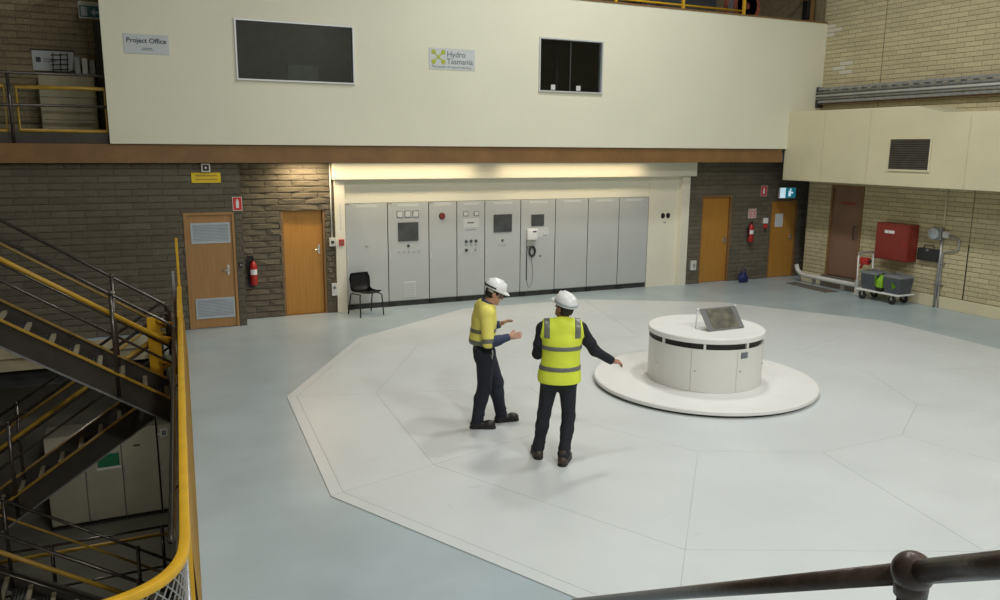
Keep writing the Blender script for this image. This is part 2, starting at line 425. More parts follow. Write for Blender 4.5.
# return face of the forward wall
# alcove: side posts, header, wall above the cabinets
w = struct('wall_back_alcove', grid_wall('y', 16.25, 0.12, 3.5, 12.3, 0.0, 2.99, []), 'alcove_white', 'cream wall behind the grey control cabinets')
struct('wall_back_bulkhead', B(3.80, 11.98, 15.762, 16.25, 2.172, 2.65), 'alcove_white', 'cream bulkhead between the cabinet tops and the header')
struct('trim_1', RB(3.60, 3.80, 15.60, 16.25, 0, 2.64, 0.004), 'alcove_white', 'white post at the left end of the cabinet alcove')
struct('trim_2', RB(11.98, 12.20, 15.60, 16.25, 0, 2.64, 0.004), 'alcove_white', 'white post at the right end of the cabinet alcove')
struct('trim_3', RB(3.56, 12.30, 15.50, 16.25, 2.65, 2.975, 0.006), 'alcove_white', 'white header beam above the grey cabinets')
pw = struct('wall_back_panel', B(11.13, 11.98, 15.745, 15.80, 0, 2.64), 'alcove_white', 'white wall panel with two round sockets')
for x in (11.54, 11.69):
    o = obj('socket', L([(0, -0.012), (0.055, -0.012), (0.055, 0.0)], 16), 'black', pw)
    o.matrix_local = Matrix.Translation((x, 15.745, 1.71)) @ Matrix.Rotation(-PI/2, 4, 'X') @ Matrix.Diagonal((1, 1.2, 1, 1))
obj('socket_label', B(11.57, 11.64, 15.742, 15.745, 1.53, 1.55), 'ink_grey', pw)
# right part, doors recessed
D3 = (12.65, 13.59, 0.0, 2.17); D4 = (14.86, 15.78, 0.0, 2.03)
w = struct('wall_back_right', grid_wall('y', 15.69, 0.5, 12.20, 16.5, 0.0, 2.99, [D3, D4]), 'dark_mortar', 'dark brick wall with two timber doors at the right')
lay_bricks(w, 'y', 15.69, 12.22, 16.2, 0.0, 2.98, 0.42, 0.110, 'dark_brick', 0.3, proud=0.010, holes=[D3, D4], seed=4)
# right wall of cream bricks, with a thickened box bay above
XR = 15.5
D5 = (13.40, 14.36, 0.26, 2.46)
w = struct('wall_right', grid_wall('x', XR, 0.28, FRONT, 15.10, 0.0, 2.56, [D5]), 'cream_mortar', 'cream brick wall under the box bay')
lay_bricks(w, 'x', XR, 8.6, 10.70, 0.26, 2.56, 0.40, 0.100, 'cream_brick', 0.12, proud=0.008, seed=5, maxn=110)
w2 = w
lay_bricks(w2, 'x', XR, 10.715, 15.09, 0.26, 2.56, 0.40, 0.100, 'cream_brick', 0.12, proud=0.008, holes=[D5], seed=6, maxn=188)
obj('plinth', RB(XR-0.035, XR, 8.0, 13.38, 0, 0.25, 0.008), 'soffit_paint', w)
obj('plinth', RB(XR-0.035, XR, 14.38, 15.1, 0, 0.25, 0.008), 'soffit_paint', w)
obj('joint_strip', B(XR-0.012, XR, 10.70, 10.715, 0.25, 1.4), 'black', w)
wu = struct('wall_right_upper', B(XR, XR+0.28, FRONT, BACK_OUT, 2.56, 9.6), 'cream_mortar', 'cream brick wall above the cable tray')
lay_bricks(wu, 'x', XR, 8.7, 13.255, 4.05, 6.95, 0.40, 0.100, 'cream_brick', 0.12, proud=0.008, seed=7)
wq = struct('wall_right_corner', B(XR+0.002, XR+0.1, 13.27, 15.05, 3.9, 7.0), 'cream_mortar', 'cream brick corner of the right wall beside the office')
lay_bricks(wq, 'x', XR, 13.27, 15.02, 4.05, 6.95, 0.40, 0.100, 'cream_brick', 0.12, proud=0.008, seed=8)
for c in list(wq.children):        # limewash patches on a few bricks
    if c.name.startswith('brick') and min((c.location.y-14.35)**2*1.6+(c.location.z-5.25)**2, (c.location.y-14.8)**2*1.6+(c.location.z-6.05)**2) < 0.045:
        c.material_slots[0].link = 'OBJECT'; c.material_slots[0].material = M['pale_brick']
# box bay on the right wall
poly = [(15.0, 2.56), (15.0, 4.18), (11.45, 4.18), (10.85, 4.02), (3.0, 3.98), (3.0, 2.56)]
bm = bmesh.new()
a = [bm.verts.new((14.5, y, z)) for y, z in poly]; b = [bm.verts.new((XR, y, z)) for y, z in poly]
bm.faces.new(a); bm.faces.new(list(reversed(b)))
for i in range(len(poly)): bm.faces.new((a[i], a[(i+1) % 6], b[(i+1) % 6], b[i]))
bev(bm, 0.012, 2)
bay = struct('trim_4', bm, 'soffit_paint', 'cream rendered box bay along the right wall')
for y in (13.81, 12.55, 10.27):
    obj('render_joint', B(14.4965, 14.51, y-0.008, y+0.008, 2.58, 3.96 if y < 11 else 4.16), 'soffit_seam', bay)
# beam and slab under the office, office front
bea = struct('trim_5', RB(LEFT, 14.42, 14.98, 15.10, 2.985, 3.30, 0.006), 'beam_brown', 'long brown fascia beam under the office')
struct('ceiling_lower', B(LEFT, 16.4, 15.10, BACK_OUT, 2.99, 3.29), 'ceiling', 'underside of the slab over the alcove')
W1 = (1.80, 3.89, 4.41, 5.44); W2 = (7.71, 9.22, 4.42, 5.49)
off = struct('wall_office', grid_wall('y', 14.93, 0.12, -0.27, XR-0.006, 3.305, 6.27, [W1, W2]), 'cream_paint', 'pale cream front of the office above the beam')
struct('wall_office_left', B(-0.27, -0.15, 15.05, 18.0, 3.305, 6.27), 'cream_paint', 'left side of the office box')
obj('top_trim', RB(-0.27, XR-0.01, 14.91, 15.07, 6.27, 6.30, 0.004), 'beam_brown', off)
struct('ceiling_office', B(-0.27, XR, 15.05, 18.0, 6.15, 6.265), 'ceiling', 'roof deck of the office box')
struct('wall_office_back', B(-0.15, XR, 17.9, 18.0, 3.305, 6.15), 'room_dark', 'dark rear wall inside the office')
# hall shell beyond the frame
struct('wall_left', B(LEFT-0.2, LEFT, FRONT, BACK_OUT, -4.2, 10.8), 'hall_wall', 'left side wall of the hall')
struct('wall_front', B(LEFT, RIGHT_OUT, FRONT-0.2, FRONT, -4.2, 10.8), 'hall_wall', 'near end wall of the hall')
struct('ceiling', B(LEFT, RIGHT_OUT, FRONT, BACK_OUT, 10.6, 10.8), 'ceiling', 'high roof of the hall')
struct('wall_right_high', B(XR+0.28, RIGHT_OUT, FRONT, BACK_OUT, 9.6, 10.6), 'hall_wall', 'top of the right wall')
# wall behind the mezzanine and the roof balcony
wm = struct('wall_mezzanine', B(LEFT, -0.27, 17.30, 17.5, 3.29, 10.6), 'tan_mortar', 'tan brick wall behind the left mezzanine')
lay_bricks(wm, 'y', 17.30, -2.6, -0.30, 3.30, 6.1, 0.46, 0.118, 'tan_brick', 0.35, proud=0.016, seed=9)
wb = struct('wall_balcony', B(-0.27, RIGHT_OUT, 18.0, 18.2, 3.29, 10.6), 'tan_mortar', 'tan brick wall behind the roof balcony')
lay_bricks(wb, 'y', 18.0, 14.2, 16.5, 6.6, 7.7, 0.40, 0.100, 'tan_brick', 0.2, proud=0.010, seed=10)
# basement under the stairwell
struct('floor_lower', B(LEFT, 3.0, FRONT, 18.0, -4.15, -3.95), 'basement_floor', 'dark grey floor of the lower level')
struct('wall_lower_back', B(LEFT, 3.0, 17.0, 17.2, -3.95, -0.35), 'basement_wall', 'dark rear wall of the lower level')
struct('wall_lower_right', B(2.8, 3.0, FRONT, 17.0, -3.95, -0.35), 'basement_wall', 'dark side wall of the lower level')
for k, (y, z) in enumerate(((15.1, -0.75), (15.9, -0.60))):
    struct('trim_%d' % (6+k), B(LEFT, 2.8, y, y+0.2, z, -0.35), 'cabinet_dark', ('front' if k == 0 else 'rear')+' dark steel beam under the floor slab')

# ================================================================== DOORS, WINDOWS
def door_y(n, d, yf, m, label, frame=True, reveal=0.06):
    x0, x1, z0, z1 = d
    t = obj('door_%d' % n, RB(x0+0.045, x1-0.045, yf, yf+0.045, z0+0.008, z1-0.045, 0.003, 1), m)
    t['kind'] = 'structure'; t['label'] = label
    bm = bmesh.new(); box(bm, x0, x0+0.043, yf-reveal, yf+0.08, z0, z1); box(bm, x1-0.043, x1, yf-reveal, yf+0.08, z0, z1); box(bm, x0+0.043, x1-0.043, yf-reveal, yf+0.08, z1-0.043, z1)
    obj('door_frame', bm, 'door_frame' if m != 'timber_door' else 'timber_door', t)
    return t
def lever(t, x, y, z, s=-1):
    bm = RB(x-0.022, x+0.022, y-0.010, y, z-0.09, z+0.09, 0.004)
    p = obj('lock_plate', bm, 'chrome', t)
    obj('lever', T([(x, y-0.008, z), (x, y-0.05, z), (x+s*0.03, y-0.055, z), (x+s*0.12, y-0.055, z)], 0.010, 8), 'chrome', p, True)
t = door_y(1, D1, 15.125, 'timber_door', 'pale timber door with two louvre vents beside the stairs', reveal=0.03)
for (x0, x1, z0, z1) in ((0.90, 1.565, 1.555, 1.925), (0.905, 1.575, 0.18, 0.555)):
    bm = bmesh.new(); y = 15.113
    box(bm, x0, x1, y, y+0.012, z1-0.03, z1); box(bm, x0, x1, y, y+0.012, z0, z0+0.03); box(bm, x0, x0+0.03, y, y+0.012, z0+0.03, z1-0.03); box(bm, x1-0.03, x1, y, y+0.012, z0+0.03, z1-0.03)
    lf = obj('louvre_frame', bm, 'louvre', t)
    obj('louvre_back', B(x0+0.03, x1-0.03, y+0.0085, y+0.0118, z0+0.03, z1-0.03), 'tub_lid', lf)
    n = 12
    for k in range(n):
        zz = z0+0.04+(z1-z0-0.08)*k/(n-1)
        bm = bmesh.new(); v = [bm.verts.new(p) for p in ((x0+0.03, y+0.002, zz-0.010), (x1-0.03, y+0.002, zz-0.010), (x1-0.03, y+0.008, zz+0.009), (x0+0.03, y+0.008, zz+0.009))]
        bm.faces.new(v); bmesh.ops.solidify(bm, geom=bm.faces, thickness=0.003)
        obj('louvre_slat', bm, 'louvre', lf)
lever(t, 1.50, 15.125, 1.06)
t = door_y(2, D2, 15.74, 'amber_door', 'plain amber timber door left of the cabinets', reveal=0.075)
lever(t, 3.29, 15.74, 1.28)
struct('floor_sill', B(2.565, 3.41, 15.66, 15.74, 0, 0.006), 'door_frame', 'threshold of the amber door')
t = door_y(3, D3, 15.76, 'amber_door', 'plain amber timber door right of the alcove', reveal=0.065)
lever(t, 13.47, 15.76, 1.05)
t = door_y(4, D4, 15.73, 'amber_door', 'amber timber door with a paper notice in the far right corner', reveal=0.035)
pn = obj('notice', B(15.06, 15.32, 15.722, 15.729, 1.32, 1.66), 'sign_paper', t)
lever(t, 15.62, 15.73, 1.05)
# brown door in the right wall
t = obj('door_5', RB(XR+0.03, XR+0.075, D5[0]+0.05, D5[1]-0.05, D5[2]+0.01, D5[3]-0.05, 0.003, 1), 'brown_door'); t['kind'] = 'structure'; t['label'] = 'dull brown raised door in the cream brick wall'
bm = bmesh.new(); box(bm, XR-0.02, XR+0.12, D5[0], D5[0]+0.05, D5[2], D5[3]); box(bm, XR-0.02, XR+0.12, D5[1]-0.05, D5[1], D5[2], D5[3]); box(bm, XR-0.02, XR+0.12, D5[0]+0.05, D5[1]-0.05, D5[3]-0.05, D5[3])
obj('door_frame', bm, 'door_frame', t)
obj('pull_handle', T([(XR+0.03, 13.60, 1.20), (XR-0.03, 13.60, 1.22), (XR-0.03, 13.60, 1.50), (XR+0.03, 13.60, 1.52)], 0.011, 8), 'black', t, True)
for k in range(6): obj('lettering', B(XR+0.026, XR+0.031, 14.05-0.07*k-0.05, 14.05-0.07*k, 2.02, 2.06), 'ext_red', t)
obj('step', RB(XR-0.10, XR+0.12, D5[0]-0.02, D5[1]+0.04, 0, 0.26, 0.01), 'soil', t)

def window(n, w, label, panes):
    x0, x1, z0, z1 = w
    bm = bmesh.new(); y0, y1 = 14.905, 15.04
    f = 0.027
    box(bm, x0, x1, y0, y1, z1-f, z1); box(bm, x0, x1, y0-0.02, y1, z0, z0+f); box(bm, x0, x0+f, y0, y1, z0+f, z1-f); box(bm, x1-f, x1, y0, y1, z0+f, z1-f)
    t = obj('window_%d' % n, bm, 'frame_alu'); t['kind'] = 'structure'; t['label'] = label
    for k in range(panes):
        a = x0+f+(x1-x0-2*f)*k/panes; b = x0+f+(x1-x0-2*f)*(k+1)/panes
        p = obj('pane', B(a, b-0.004, 14.96+0.014*k, 14.966+0.014*k, z0+f, z1-f), 'window_glass', t)
        if panes > 1:
            obj('sash', B(b-0.02 if k == 0 else a, b-0.004 if k == 0 else a+0.018, 14.957+0.014*k, 14.972+0.014*k, z0+f, z1-f), 'cabinet_dark', p)
    return t
t1 = window(1, W1, 'wide dark office window with white frame', 1)
t2 = window(2, W2, 'smaller dark sliding office window with white frame', 2)
for x in (8.06, 8.66): obj('sticker', B(x-0.05, x+0.05, 14.952, 14.958, 4.47, 4.57), 'offwhite', t2)
# things seen through the glass
dk = thing('office_desk', 'dark desk behind the wide office window', 'desk', (2.9, 16.0, 3.31))
obj('desk_top', RB(-0.9, 0.9, -0.3, 0.3, 0.98, 1.03, 0.005), 'black', dk); obj('desk_panel', B(-0.85, 0.85, 0.1, 0.14, 0, 0.98), 'black', dk)
for sx in (-0.85, 0.82): obj('leg', B(sx, sx+0.04, -0.28, 0.28, 0, 0.98), 'black', dk)
mo = thing('office_monitor', 'computer monitor on the desk behind the wide window', 'monitor', (3.15, 15.95, 4.34))
obj('screen_panel', RB(-0.30, 0.30, -0.02, 0.02, 0.10, 0.46, 0.006), 'screen_dark', mo); obj('neck', B(-0.03, 0.03, 0.0, 0.03, 0.012, 0.12), 'black', mo); obj('foot', B(-0.12, 0.12, -0.08, 0.08, 0, 0.012), 'black', mo)
tag(obj('ventilation_post', T([(8.55, 15.7, 3.31), (8.55, 15.7, 6.1)], 0.05, 10), 'black'), 'dark pipe behind the small office window', 'pipe')

# ================================================================== CONTROL CABINETS
CE = [3.83, 4.71, 5.60, 6.23, 6.88, 7.74, 8.61, 9.46, 10.30, 11.12]
CL = ['plain grey cabinet behind the black chair', 'grey cabinet with three meters, a screen and a floor-level vent grille', 'narrow grey cabinet with a red stop button',
      'narrow grey cabinet with rows of black dials and a white card', 'grey cabinet with the larger dark screen, behind the man in yellow', 'grey cabinet with a small screen and wall telephone',
      'plain grey cabinet just right of the telephone cabinet', 'plain grey cabinet, second from the right end', 'plain grey cabinet at the right end of the row']
FY = 15.74
CAB = []
def disc_y(x, z, r, y, th=0.012, n=14):
    bm = bmesh.new(); bmesh.ops.create_cone(bm, segments=n, radius1=r, radius2=r*0.92, depth=th, cap_ends=True, matrix=Matrix.Translation((x, y-th/2, z)) @ Matrix.Rotation(PI/2, 4, 'X')); return bm
for i in range(9):
    x0, x1 = CE[i], CE[i+1]
    t = thing('control_cabinet', CL[i], 'cabinet', ((x0+x1)/2, FY, 0), group='control cabinets in the alcove')
    hw = (x1-x0)/2
    obj('body', B(-hw+0.002, hw-0.002, 0.026, 0.48, 0.11, 2.165), 'cabinet_grey', t)
    pl = obj('plinth', B(-hw+0.002, hw-0.002, 0.035, 0.46, 0, 0.11), 'cabinet_dark', t)
    obj('plinth_corner', RB(-hw+0.002, -hw+0.14, 0.015, 0.10, 0.002, 0.108, 0.004), 'black', pl)
    d = obj('door', RB(-hw+0.009, hw-0.009, 0.0, 0.024, 0.125, 2.16, 0.004), 'cabinet_grey', t)
    obj('door_gap', B(-hw+0.0, -hw+0.008, 0.012, 0.026, 0.12, 2.16), 'cabinet_dark', t)
    obj('handle', RB(-hw+0.03, -hw+0.05, -0.012, 0, 0.98, 1.12, 0.004), 'offwhite', d)
    w_ = 0.22 if hw > 0.35 else 0.18
    obj('name_strip', B(-w_, w_, -0.003, 0, 2.085, 2.13), 'card', d)
    if i < 3: obj('hinge_mark', B(-hw+0.012, -hw+0.10, -0.003, 0, 2.137, 2.152), 'brown_door', d)
    cx = (x0+x1)/2; CAB.append((t, d, cx))
def on(i, name, m, x0, x1, z0, z1, th=0.012, w=0.003):
    t, d, cx = CAB[i]; return obj(name, RB(x0-cx, x1-cx, -th, 0.0, z0, z1, w, 1), m, d)
def ond(i, name, m, x, z, r, th=0.014):
    t, d, cx = CAB[i]; return obj(name, disc_y(x-cx, z, r, 0.0, th), m, d)
ond(0, 'lock', 'chrome', 4.27, 1.31, 0.028)
for x in (4.97, 5.14, 5.31):
    o = on(1, 'meter', 'ink_grey', x-0.068, x+0.068, 1.855, 1.995, 0.012); obj('dial', B(x-0.054-CAB[1][2], x+0.054-CAB[1][2], -0.0145, -0.012, 1.870, 1.981), 'card', o)
o = on(1, 'screen', 'screen_dark', 4.925, 5.365, 1.37, 1.755, 0.018)
ond(1, 'lock', 'ink', 5.145, 1.265, 0.032)
for k in range(5): ond(1, 'indicator', 'steel', 4.94+0.108*k, 1.145, 0.016)
o = on(1, 'vent_grille', 'card', 5.02, 5.29, 0.18, 0.515, 0.012)
for k in range(7): obj('slat', B(5.04-CAB[1][2], 5.27-CAB[1][2], -0.016, -0.012, 0.21+0.042*k, 0.225+0.042*k), 'cabinet_grey', o)
ond(2, 'stop_button', 'stop_red', 5.895, 1.862, 0.062, 0.05)
obj('button_ring', disc_y(5.895-CAB[2][2], 1.862, 0.075, 0.0, 0.008), 'ink', CAB[2][1])
for x in (6.43, 6.68): on(3, 'meter', 'ink_grey', x-0.06, x+0.06, 1.845, 1.945, 0.010); on(3, 'dial', 'card', x-0.046, x+0.046, 1.858, 1.932, 0.013)
cd = on(3, 'card', 'card', 6.38, 6.735, 1.60, 1.79, 0.003, 0.0005); on(3, 'card_line', 'ink', 6.47, 6.62, 1.69, 1.712, 0.005, 0.0005); on(3, 'card_line', 'ink_grey', 6.43, 6.68, 1.545, 1.555, 0.004, 0.0005)
for k in range(3): ond(3, 'dial_knob', 'ink', 6.44+0.113*k, 1.305, 0.032, 0.03)
ond(3, 'switch', 'ink', 6.445, 1.115, 0.034, 0.03); ond(3, 'switch', 'steel', 6.66, 1.12, 0.022, 0.03)
for k in range(3): on(3, 'plate', 'ink_grey', 6.41+0.113*k, 6.47+0.113*k, 1.215, 1.228, 0.003, 0.0005)
on(4, 'screen', 'screen_dark', 7.085, 7.52, 1.475, 1.86, 0.018); ond(4, 'lock', 'ink', 7.30, 1.29, 0.028)
for k in range(3): ond(4, 'indicator', 'steel', 7.22+0.07*k, 1.19, 0.012)
on(5, 'screen', 'screen_dark', 8.0, 8.315, 1.58, 1.835, 0.018); on(5, 'card', 'card', 8.13, 8.44, 1.33, 1.55, 0.003, 0.0005); on(5, 'card_line', 'ink_grey', 8.30, 8.42, 1.355, 1.372, 0.005, 0.0005)
ond(5, 'lock', 'ink', 8.24, 0.90, 0.02)
tp = thing('wall_telephone', 'white wall telephone with a black receiver and hanging cord on a cabinet', 'telephone', (8.0, FY-0.004, 1.28))
obj('housing', RB(-0.12, 0.12, -0.09, 0, 0.0, 0.25, 0.02), 'white', tp, 'auto'); obj('keypad', B(0.0, 0.09, -0.093, -0.088, 0.17, 0.20), 'ink', tp)
obj('bracket', RB(-0.12, 0.02, -0.05, 0, -0.14, 0.0, 0.01), 'steel', tp)
obj('receiver', L([(0.055, -0.04), (0.085, -0.04), (0.085, 0.0), (0.055, 0.0), (0.055, -0.04)], 20), 'black_plastic', tp, True).matrix_local = Matrix.Translation((0.02, -0.008, -0.26)) @ Matrix.Rotation(-PI/2, 4, 'X') @ Matrix.Diagonal((1, 1.5, 1, 1))
obj('cord', T([(-0.10, -0.03, 0.0), (-0.11, -0.02, -0.3), (-0.11, -0.02, -0.9)], 0.010, 6), 'ink', tp, True)
obj('cord', T([(0.02, -0.02, -0.38)]+[(-0.03+0.08*math.cos(a), -0.02, -0.75+0.32*math.sin(a)) for a in [PI*0.3-PI*0.14*k for k in range(12)]], 0.006, 6), 'steel', tp, True)

# black stacking chair
ch = thing('stacking_chair', 'black plastic chair with thin metal legs before the cabinets', 'chair', (4.07, 15.20, 0), math.radians(16), group=None); ch.scale = (1.1, 1.05, 1.02)
bm = bmesh.new(); prof = [(-0.22, 0.445), (-0.19, 0.46), (0.0, 0.435), (0.13, 0.44), (0.19, 0.48), (0.225, 0.58), (0.25, 0.70), (0.265, 0.80)]
rows = []
for k, (y, z) in enumerate(prof):
    wd = (0.20, 0.22, 0.225, 0.215, 0.205, 0.21, 0.215, 0.18)[k]
    rows.append([bm.verts.new((wd*s, y-0.035*abs(s)**2*(1 if z > 0.5 else 0), z+0.03*abs(s)**2*(1 if z < 0.5 else 0))) for s in (-1, -0.6, -0.2, 0.2, 0.6, 1)])
for a, b in zip(rows, rows[1:]):
    for i in range(5): bm.faces.new((a[i], a[i+1], b[i+1], b[i]))
bk = bmesh.new(); st = bmesh.new()
def part_shell(lo, hi):
    b2 = bmesh.new(); vs = {}
    for f in bm.faces:
        r_ = min(i for i, row in enumerate(rows) for v in f.verts if v in row)
        if lo <= r_ < hi:
            for v in f.verts:
                if v not in vs: vs[v] = b2.verts.new(v.co)
            b2.faces.new([vs[v] for v in f.verts])
    bmesh.ops.solidify(b2, geom=b2.faces, thickness=0.010); return b2
obj('seat', part_shell(0, 3), 'black_plastic', ch, True); obj('backrest', part_shell(3, 7), 'black_plastic', ch, True)
bm.free(); bk.free(); st.free()
for sx in (-1, 1):
    obj('leg', T([(0.19*sx, -0.15, 0.43), (0.225*sx, -0.19, 0.40), (0.24*sx, -0.22, 0.0)], 0.012, 8), 'black', ch, True)
    obj('leg', T([(0.19*sx, 0.12, 0.43), (0.225*sx, 0.15, 0.40), (0.24*sx, 0.23, 0.0)], 0.012, 8), 'black', ch, True)
    obj('seat_rail', T([(0.19*sx, -0.15, 0.428), (0.19*sx, 0.12, 0.418)], 0.010, 8), 'black', ch, True)

# ================================================================== GENERATOR PLINTH
PX, PY_ = 7.22, 8.72
t = thing('round_platform', 'wide round white platform disc around the drum', 'platform', (PX, PY_, Z0))
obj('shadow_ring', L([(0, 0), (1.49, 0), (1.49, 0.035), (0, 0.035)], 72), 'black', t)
obj('deck', L([(0, 0.034), (1.535, 0.034), (1.545, 0.042), (1.545, 0.080), (1.535, 0.090), (0, 0.092)], 96), 'disc_white', t, 'auto')
zb = Z0+0.092
t = thing('generator_drum', 'white cylindrical drum with a black vent slot and overhanging lid', 'drum', (PX, PY_, zb))
obj('core', L([(0, 0), (0.775, 0), (0.775, 0.58), (0, 0.58)], 64), 'drum_white', t, 'auto')
obj('vent_slot', L([(0.0, 0.58), (0.755, 0.58), (0.755, 0.67), (0.0, 0.67)], 64), 'black', t, 'auto')
for k in range(8):
    a0 = math.radians(230.4-12+45*k); a1 = a0+2*PI/8-0.005
    p = obj('curved_panel', L([(0.776, 0.002), (0.785, 0.002), (0.785, 0.590), (0.776, 0.590), (0.776, 0.002)], 10, a0=a0, a1=a1), 'drum_white', t, 'auto')
    am = a0+math.radians(4)
    bmk = bmesh.new(); bmesh.ops.create_uvsphere(bmk, u_segments=8, v_segments=6, radius=0.011, matrix=Matrix.Translation((0.787*math.cos(am), 0.787*math.sin(am), 0.29)))
    obj('stud', bmk, 'steel', p)
    bmk = bmesh.new(); box(bmk, -0.02, 0.018, -0.016, 0.016, 0.590, 0.668); bmesh.ops.transform(bmk, matrix=Matrix.Rotation(math.radians(230.4+45*k), 4, 'Z') @ Matrix.Translation((0.765, 0, 0)), verts=bmk.verts)
    obj('spacer', bmk, 'drum_white', t)
obj('lid', L([(0, 0.667), (0.792, 0.667), (0.80, 0.675), (0.80, 0.732), (0.79, 0.742), (0, 0.744)], 96), 'disc_white', t, 'auto')
a = math.radians(-89)
bmk = bmesh.new(); box(bmk, -0.004, 0.006, -0.055, 0.055, 0.465, 0.545); bmesh.ops.transform(bmk, matrix=Matrix.Rotation(a, 4, 'Z') @ Matrix.Translation((0.786, 0, 0)), verts=bmk.verts)
obj('rating_plate', bmk, 'ink_grey', t)
# tilted display board on the lid
zl = zb+0.744
t = thing('display_board', 'tilted grey-framed display board on top of the white drum', 'display board', (7.315, 8.39, zl))
tl = math.atan2(0.215, 0.265)
mt = Matrix.Rotation(-tl, 4, 'X')
def tb(bm): bmesh.ops.transform(bm, matrix=mt, verts=bm.verts); bmesh.ops.translate(bm, verts=bm.verts, vec=(0, 0.008, 0.014)); return bm
obj('board', tb(RB(-0.312, 0.312, 0.0, 0.014, 0, 0.345, 0.003)), 'stand_frame', t); obj('photo_print', tb(B(-0.225, 0.225, -0.002, 0.0, 0.02, 0.325)), 'stand_photo', t)
for sx in (-0.325, 0.325):
    obj('support_leg', T([(sx, 0.275, 0.0), (sx, 0.245, 0.262)], 0.010, 8), 'white', t, True)
    sphere_b = sphere(bmesh.new(), (sx, 0.245, 0.27), 0.020); obj('leg_cap', sphere_b, 'white', t, True)
obj('cross_bar', T([(-0.325, 0.245, 0.258), (0.325, 0.245, 0.258)], 0.008, 8), 'white', t, True)

# ================================================================== SIGNS AND WALL FITTINGS (office front)
YF = 14.93
t = thing('office_sign', 'white sign reading Project Office on the office front', 'sign', (0.395, YF, 4.92))
obj('plate', RB(-0.345, 0.345, -0.008, 0, -0.155, 0.16, 0.002, 1), 'sign_paper', t)
text('lettering', 'Project Office', 0.108, 'ink', t, face_mY(0, -0.009, 0.025), align='CENTER', bold=0.002)
for k, (w_, z) in enumerate(((0.10, -0.06), (0.13, -0.085))): obj('small_print', B(-w_*0.5-0.02, w_*0.5+0.03, -0.0095, -0.008, z-0.006, z+0.006), 'ink_grey', t)
t = thing('company_sign', 'pale sign with a green dotted emblem reading Hydro Tasmania', 'sign', (5.82, YF, 4.955))
obj('plate', RB(-0.475, 0.475, -0.008, 0, -0.20, 0.20, 0.002, 1), 'sign_white', t)
text('lettering', 'Hydro', 0.150, 'ink_grey', t, face_mY(-0.115, -0.009, 0.045), bold=0.0015); text('lettering', 'Tasmania', 0.145, 'ink_grey', t, face_mY(-0.115, -0.009, -0.085), bold=0.0015)
text('small_lettering', 'The power of natural thinking', 0.068, 'ink_grey', t, face_mY(-0.43, -0.009, -0.165))
for x, z in ((-0.385, 0.125), (-0.185, 0.125), (-0.385, -0.055), (-0.185, -0.055)): obj('emblem_dot', disc_y(x, z, 0.047, -0.008, 0.004, 18), 'logo_green', t)
obj('emblem_dot', disc_y(-0.285, 0.035, 0.035, -0.008, 0.004, 18), 'logo_green', t)
for sx in (1, -1):
    bm = bmesh.new(); box(bm, -0.135, 0.135, -0.0105, -0.008, -0.012, 0.012); bmesh.ops.rotate(bm, verts=bm.verts, cent=(0, 0, 0), matrix=Matrix.Rotation(sx*math.radians(42), 3, 'Y')); bmesh.ops.translate(bm, verts=bm.verts, vec=(-0.285, 0, 0.035))
    obj('emblem_bar', bm, 'logo_green', t)
# left wall fittings
YL = 15.095
t = thing('warning_sign', 'yellow warning plate above the louvred door', 'sign', (1.21, YL, 2.725))
obj('plate', RB(-0.245, 0.245, -0.006, 0, -0.09, 0.09, 0.002, 1), 'sign_yellow', t)
for z in (0.035, -0.03): obj('text_line', B(-0.18, 0.18, -0.0075, -0.006, z-0.012, z+0.012), 'ochre', t)
t = thing('emergency_light', 'small square white lamp with a black lens under the beam', 'light', (1.21, YL, 2.90))
obj('housing', RB(-0.075, 0.075, -0.06, 0, -0.075, 0.075, 0.008), 'offwhite', t); obj('bezel', B(-0.052, 0.052, -0.064, -0.060, -0.052, 0.052), 'black', t); obj('lens', disc_y(0, 0, 0.018, -0.064, 0.01), 'white', t)
def ext_sign(x, y, z, w_, h_, label):
    t = thing('extinguisher_sign', label, 'sign', (x, y, z))
    obj('plate', RB(-w_/2, w_/2, -0.005, 0, -h_/2, h_/2, 0.001, 1), 'sign_red', t)
    f = 0.008; bm = bmesh.new()
    for q in ((-w_/2, w_/2, -h_/2, -h_/2+f), (-w_/2, w_/2, h_/2-f, h_/2), (-w_/2, -w_/2+f, -h_/2+f, h_/2-f), (w_/2-f, w_/2, -h_/2+f, h_/2-f)): box(bm, q[0], q[1], -0.0065, -0.005, q[2], q[3])
    obj('border', bm, 'white', t)
    obj('pictogram', RB(-w_*0.15, w_*0.15, -0.0075, -0.005, -h_*0.30, h_*0.22, 0.001, 1), 'white', t); obj('pictogram', B(-w_*0.07, w_*0.07, -0.0075, -0.005, h_*0.22, h_*0.34), 'white', t)
ext_sign(1.715, YL, 2.255, 0.165, 0.25, 'red fire extinguisher sign beside the louvred door')
t = thing('door_switch', 'small dark wall switch right of the louvred door', 'switch', (1.72, YL, 1.14))
obj('plate', RB(-0.035, 0.035, -0.012, 0, -0.06, 0.06, 0.003), 'cabinet_dark', t); obj('button', disc_y(0, 0.0, 0.014, -0.012, 0.01), 'steel', t)
